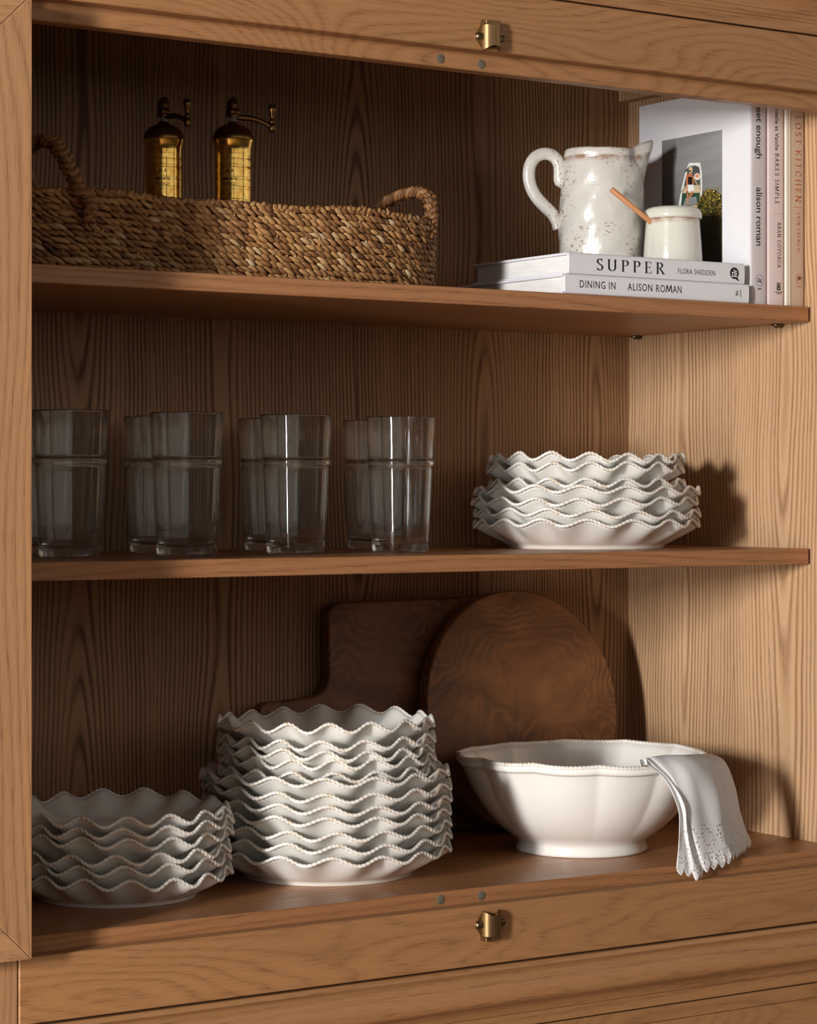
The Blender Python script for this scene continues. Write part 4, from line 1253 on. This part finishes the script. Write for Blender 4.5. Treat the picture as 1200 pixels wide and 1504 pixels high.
# ------------------------------------------------------------------ salt pot and wooden spoon
def pot():
    m = glaze('pale_celadon_glaze', srgb(214,212,200), srgb(150,112,76), rough=.2, coat=.5, speck=.25)
    px, py = -.1575, .072
    o_prof = [(.002, 0), (.0325, 0), (.0350, .0008), (.0358, .0030), (.0356, .012), (.0348, .025), (.0338, .038), (.0330, .048), (.0327, .0545)]
    o_prof += [(.0338, .0552), (.0352, .0562), (.0356, .0590), (.0352, .0625), (.0340, .0660), (.0315, .0685), (.0270, .0698), (.0255, .0680), (.0250, .062), (.0290, .045), (.0310, .01), (.020, .005), (.002, .005)]
    mb = MB(); mb.lathe(o_prof, 96)
    T = []
    for x, y, z in mb.V:
        r = math.hypot(x, y); T.append(1.0 if (r > .03 and (z < .0010 or .0540 < z < .0560)) else 0.0)
    o = mesh_obj('salt_pot', mb.V, mb.F, m, None, True, {'tan': T}); fix_normals(o); smooth_angle(o, 60)
    o.location = (px, py, .2725+H)
    tag(o, 'small pale ceramic salt pot with a wide rolled rim beside the jug', 'pot')
    mw = wood('spoon_wood', 'z', srgb(196,136,90), srgb(170,112,70), srgb(130,80,46), freq=500, K=2, ka=4, kc=20, contrast=.6, pore=.2)
    # stick from inside the pot out to the upper left, as the lens sees it, and a little forward
    right = Vector((CX, -SX, 0)); back = Vector((SX, CX, 0))
    base = Vector((px, py, .2725+H))
    p0 = base + right*(-.014) + back*(-.012) + Vector((0, 0, .040))
    p1 = base + right*(-.0770) + back*(-.026) + Vector((0, 0, .0895))
    d = (p1-p0).normalized()
    mb = MB(); mb.tube([Vector((0,0,0)), Vector((0,0,.02)), Vector((0,0,(p1-p0).length-.001)), Vector((0,0,(p1-p0).length))], [.0030, .0032, .0036, .0028], 12)
    s = mb.build('wooden_spoon', mw, None, True); fix_normals(s); smooth_angle(s, 50)
    s.location = p0; s.rotation_euler = d.to_track_quat('Z', 'Y').to_euler()
    tag(s, 'slim wooden spoon handle sticking out of the salt pot', 'spoon')
pot()

# ------------------------------------------------------------------ brass mills
def mill(loc, crank_deg, label, seed):
    m, nt, b = nm('polished_brass_%d' % seed)
    o = objc(nt); x, y, z = sep(nt, o)
    n1 = noise(nt, o, 90, 4.0, .6); n2 = noise(nt, o, 500, 2.0)
    base = ramp(nt, n1, [(.35, srgb(204,156,76)), (.6, srgb(244,206,116)), (.75, srgb(216,170,92))])
    nt.links.new(base, b.inputs['Base Color'])
    b.inputs['Metallic'].default_value = 1.0
    nt.links.new(ramp(nt, n1, [(.3, .10), (.7, .24)]), b.inputs['Roughness'])
    bump(nt, n2, b, .04, .0004)
    root = empty('pepper_mill', loc)
    tag(root, label, 'pepper mill', 'brass mills in the basket')
    mb = MB()
    body = [(.002, 0), (.0215, 0), (.0222, .001), (.0222, .006), (.0206, .008), (.0203, .012)]
    zz = .012
    while zz < .146:
        zz += .0015
        r = .0203 + max(0, (zz-.136)/.012)**2*.0020 if zz > .136 else .0203
        # engraved ring lines
        for g in (.133, .1305, .1215, .1085, .0975, .0835, .0660):
            if abs(zz-g) < .0008: r -= .00035
        body.append((r, zz))
    body += [(.0226, .1490), (.0229, .1505), (.0222, .1515)]
    mb.lathe(body, 72)
    bo = mb.build('mill_body', m, root, True); fix_normals(bo); smooth_angle(bo, 40)
    mb = MB(); dome = [(.0224, .1512), (.0226, .1530)]
    for i in range(1, 12):
        a = R(90*i/12*.94); dome.append((.0215*math.cos(a)+.0005, .1535+.0155*math.sin(a)))
    dome += [(.0060, .1698), (.0050, .1712)]
    mb.lathe(dome, 64); do = mb.build('dome', M_darkbr, root, True); fix_normals(do); smooth_angle(do, 50)
    mb = MB(); mb.lathe([(.0045, .170), (.0045, .1765)], 24); ne = mb.build('neck', M_steel, root, True); fix_normals(ne); smooth_angle(ne, 40)
    mb = MB(); mb.lathe([(.0060, .1762), (.0078, .1768), (.0080, .1790), (.0072, .1800), (.0074, .1812), (.0080, .1825), (.0072, .1840), (.0066, .1860), (.0068, .1890), (.0062, .1925), (.0050, .1955), (.0032, .1975), (.0010, .1985)], 40)
    kn = mb.build('finial', M_darkbr, root, True); fix_normals(kn); smooth_angle(kn, 45)
    # crank arm, bent down a little towards its end, with a small upright knob
    a = R(crank_deg) ; dx, dy = math.cos(a), math.sin(a)
    mb = MB(); arm = [(.004, .1768), (.012, .1762), (.020, .1755), (.028, .1735), (.036, .1700), (.0435, .1660)]
    P = bez([(r*dx, r*dy, z) for r, z in arm], 5)
    mb.tube(P, [.0033-.0008*i/len(P) for i in range(len(P))], 10, .8)
    ar = mb.build('crank', M_darkbr, root, True); smooth_angle(ar, 60)
    mb = MB(); ex, ey = .0430*dx, .0430*dy
    mb.lathe([(.0022, .1610), (.0034, .1620), (.0038, .1650), (.0036, .1690), (.0026, .1705), (.0034, .1718), (.0034, .1732), (.0022, .1745), (.0024, .1780), (.0036, .1820), (.0046, .1855), (.0044, .1880), (.0036, .1890), (.0038, .1902), (.0030, .1912), (.0008, .1914)], 28, Matrix.Translation((ex, ey, 0)))
    kb = mb.build('crank_knob', M_darkbr, ar, True); fix_normals(kb); smooth_angle(kb, 50)
    # engraved lettering wrapped round the body
    face = -TH - R(90) + R(2 if seed == 1 else -6)
    for txt, h, sz, wd in (('A F', .1140, .0050, .010), ('IMPORTE', .1055, .0040, .0165), ('ATTICO', .1000, .0040, .0150)):
        V, F, W = fit(font_text(txt, sz, .02), wd)
        VV = []
        for xx, _, zq in V:
            t = face + (xx-wd/2)/.0205; VV.append((.02045*math.cos(t), .02045*math.sin(t), h+zq))
        mesh_obj('engraving', VV, F, M_ink, bo, False)
    V = []; F = []
    for z0, z1 in ((.136, .140), (.118, .131), (.108, .1155), (.083, .1015), (.02, .080)):
        k = len(V); t0 = face+R(12)
        for t in (t0-.014, t0+.014):
            for zq in (z0, z1): V.append((.02047*math.cos(t), .02047*math.sin(t), zq))
        F.append((k, k+2, k+3, k+1))
    mesh_obj('engraving', V, F, M_ink, bo, False)
def mloc(x, y): return (x, y, .2245+.0065+H)
mill(mloc(-.8115, .150), -84+2, 'brass pepper mill in the basket, the left one with its crank turned forward', 1)
mill(mloc(-.7476, .110), -33.6+8, 'brass pepper mill in the basket, the right one catching a thin bright streak', 2)
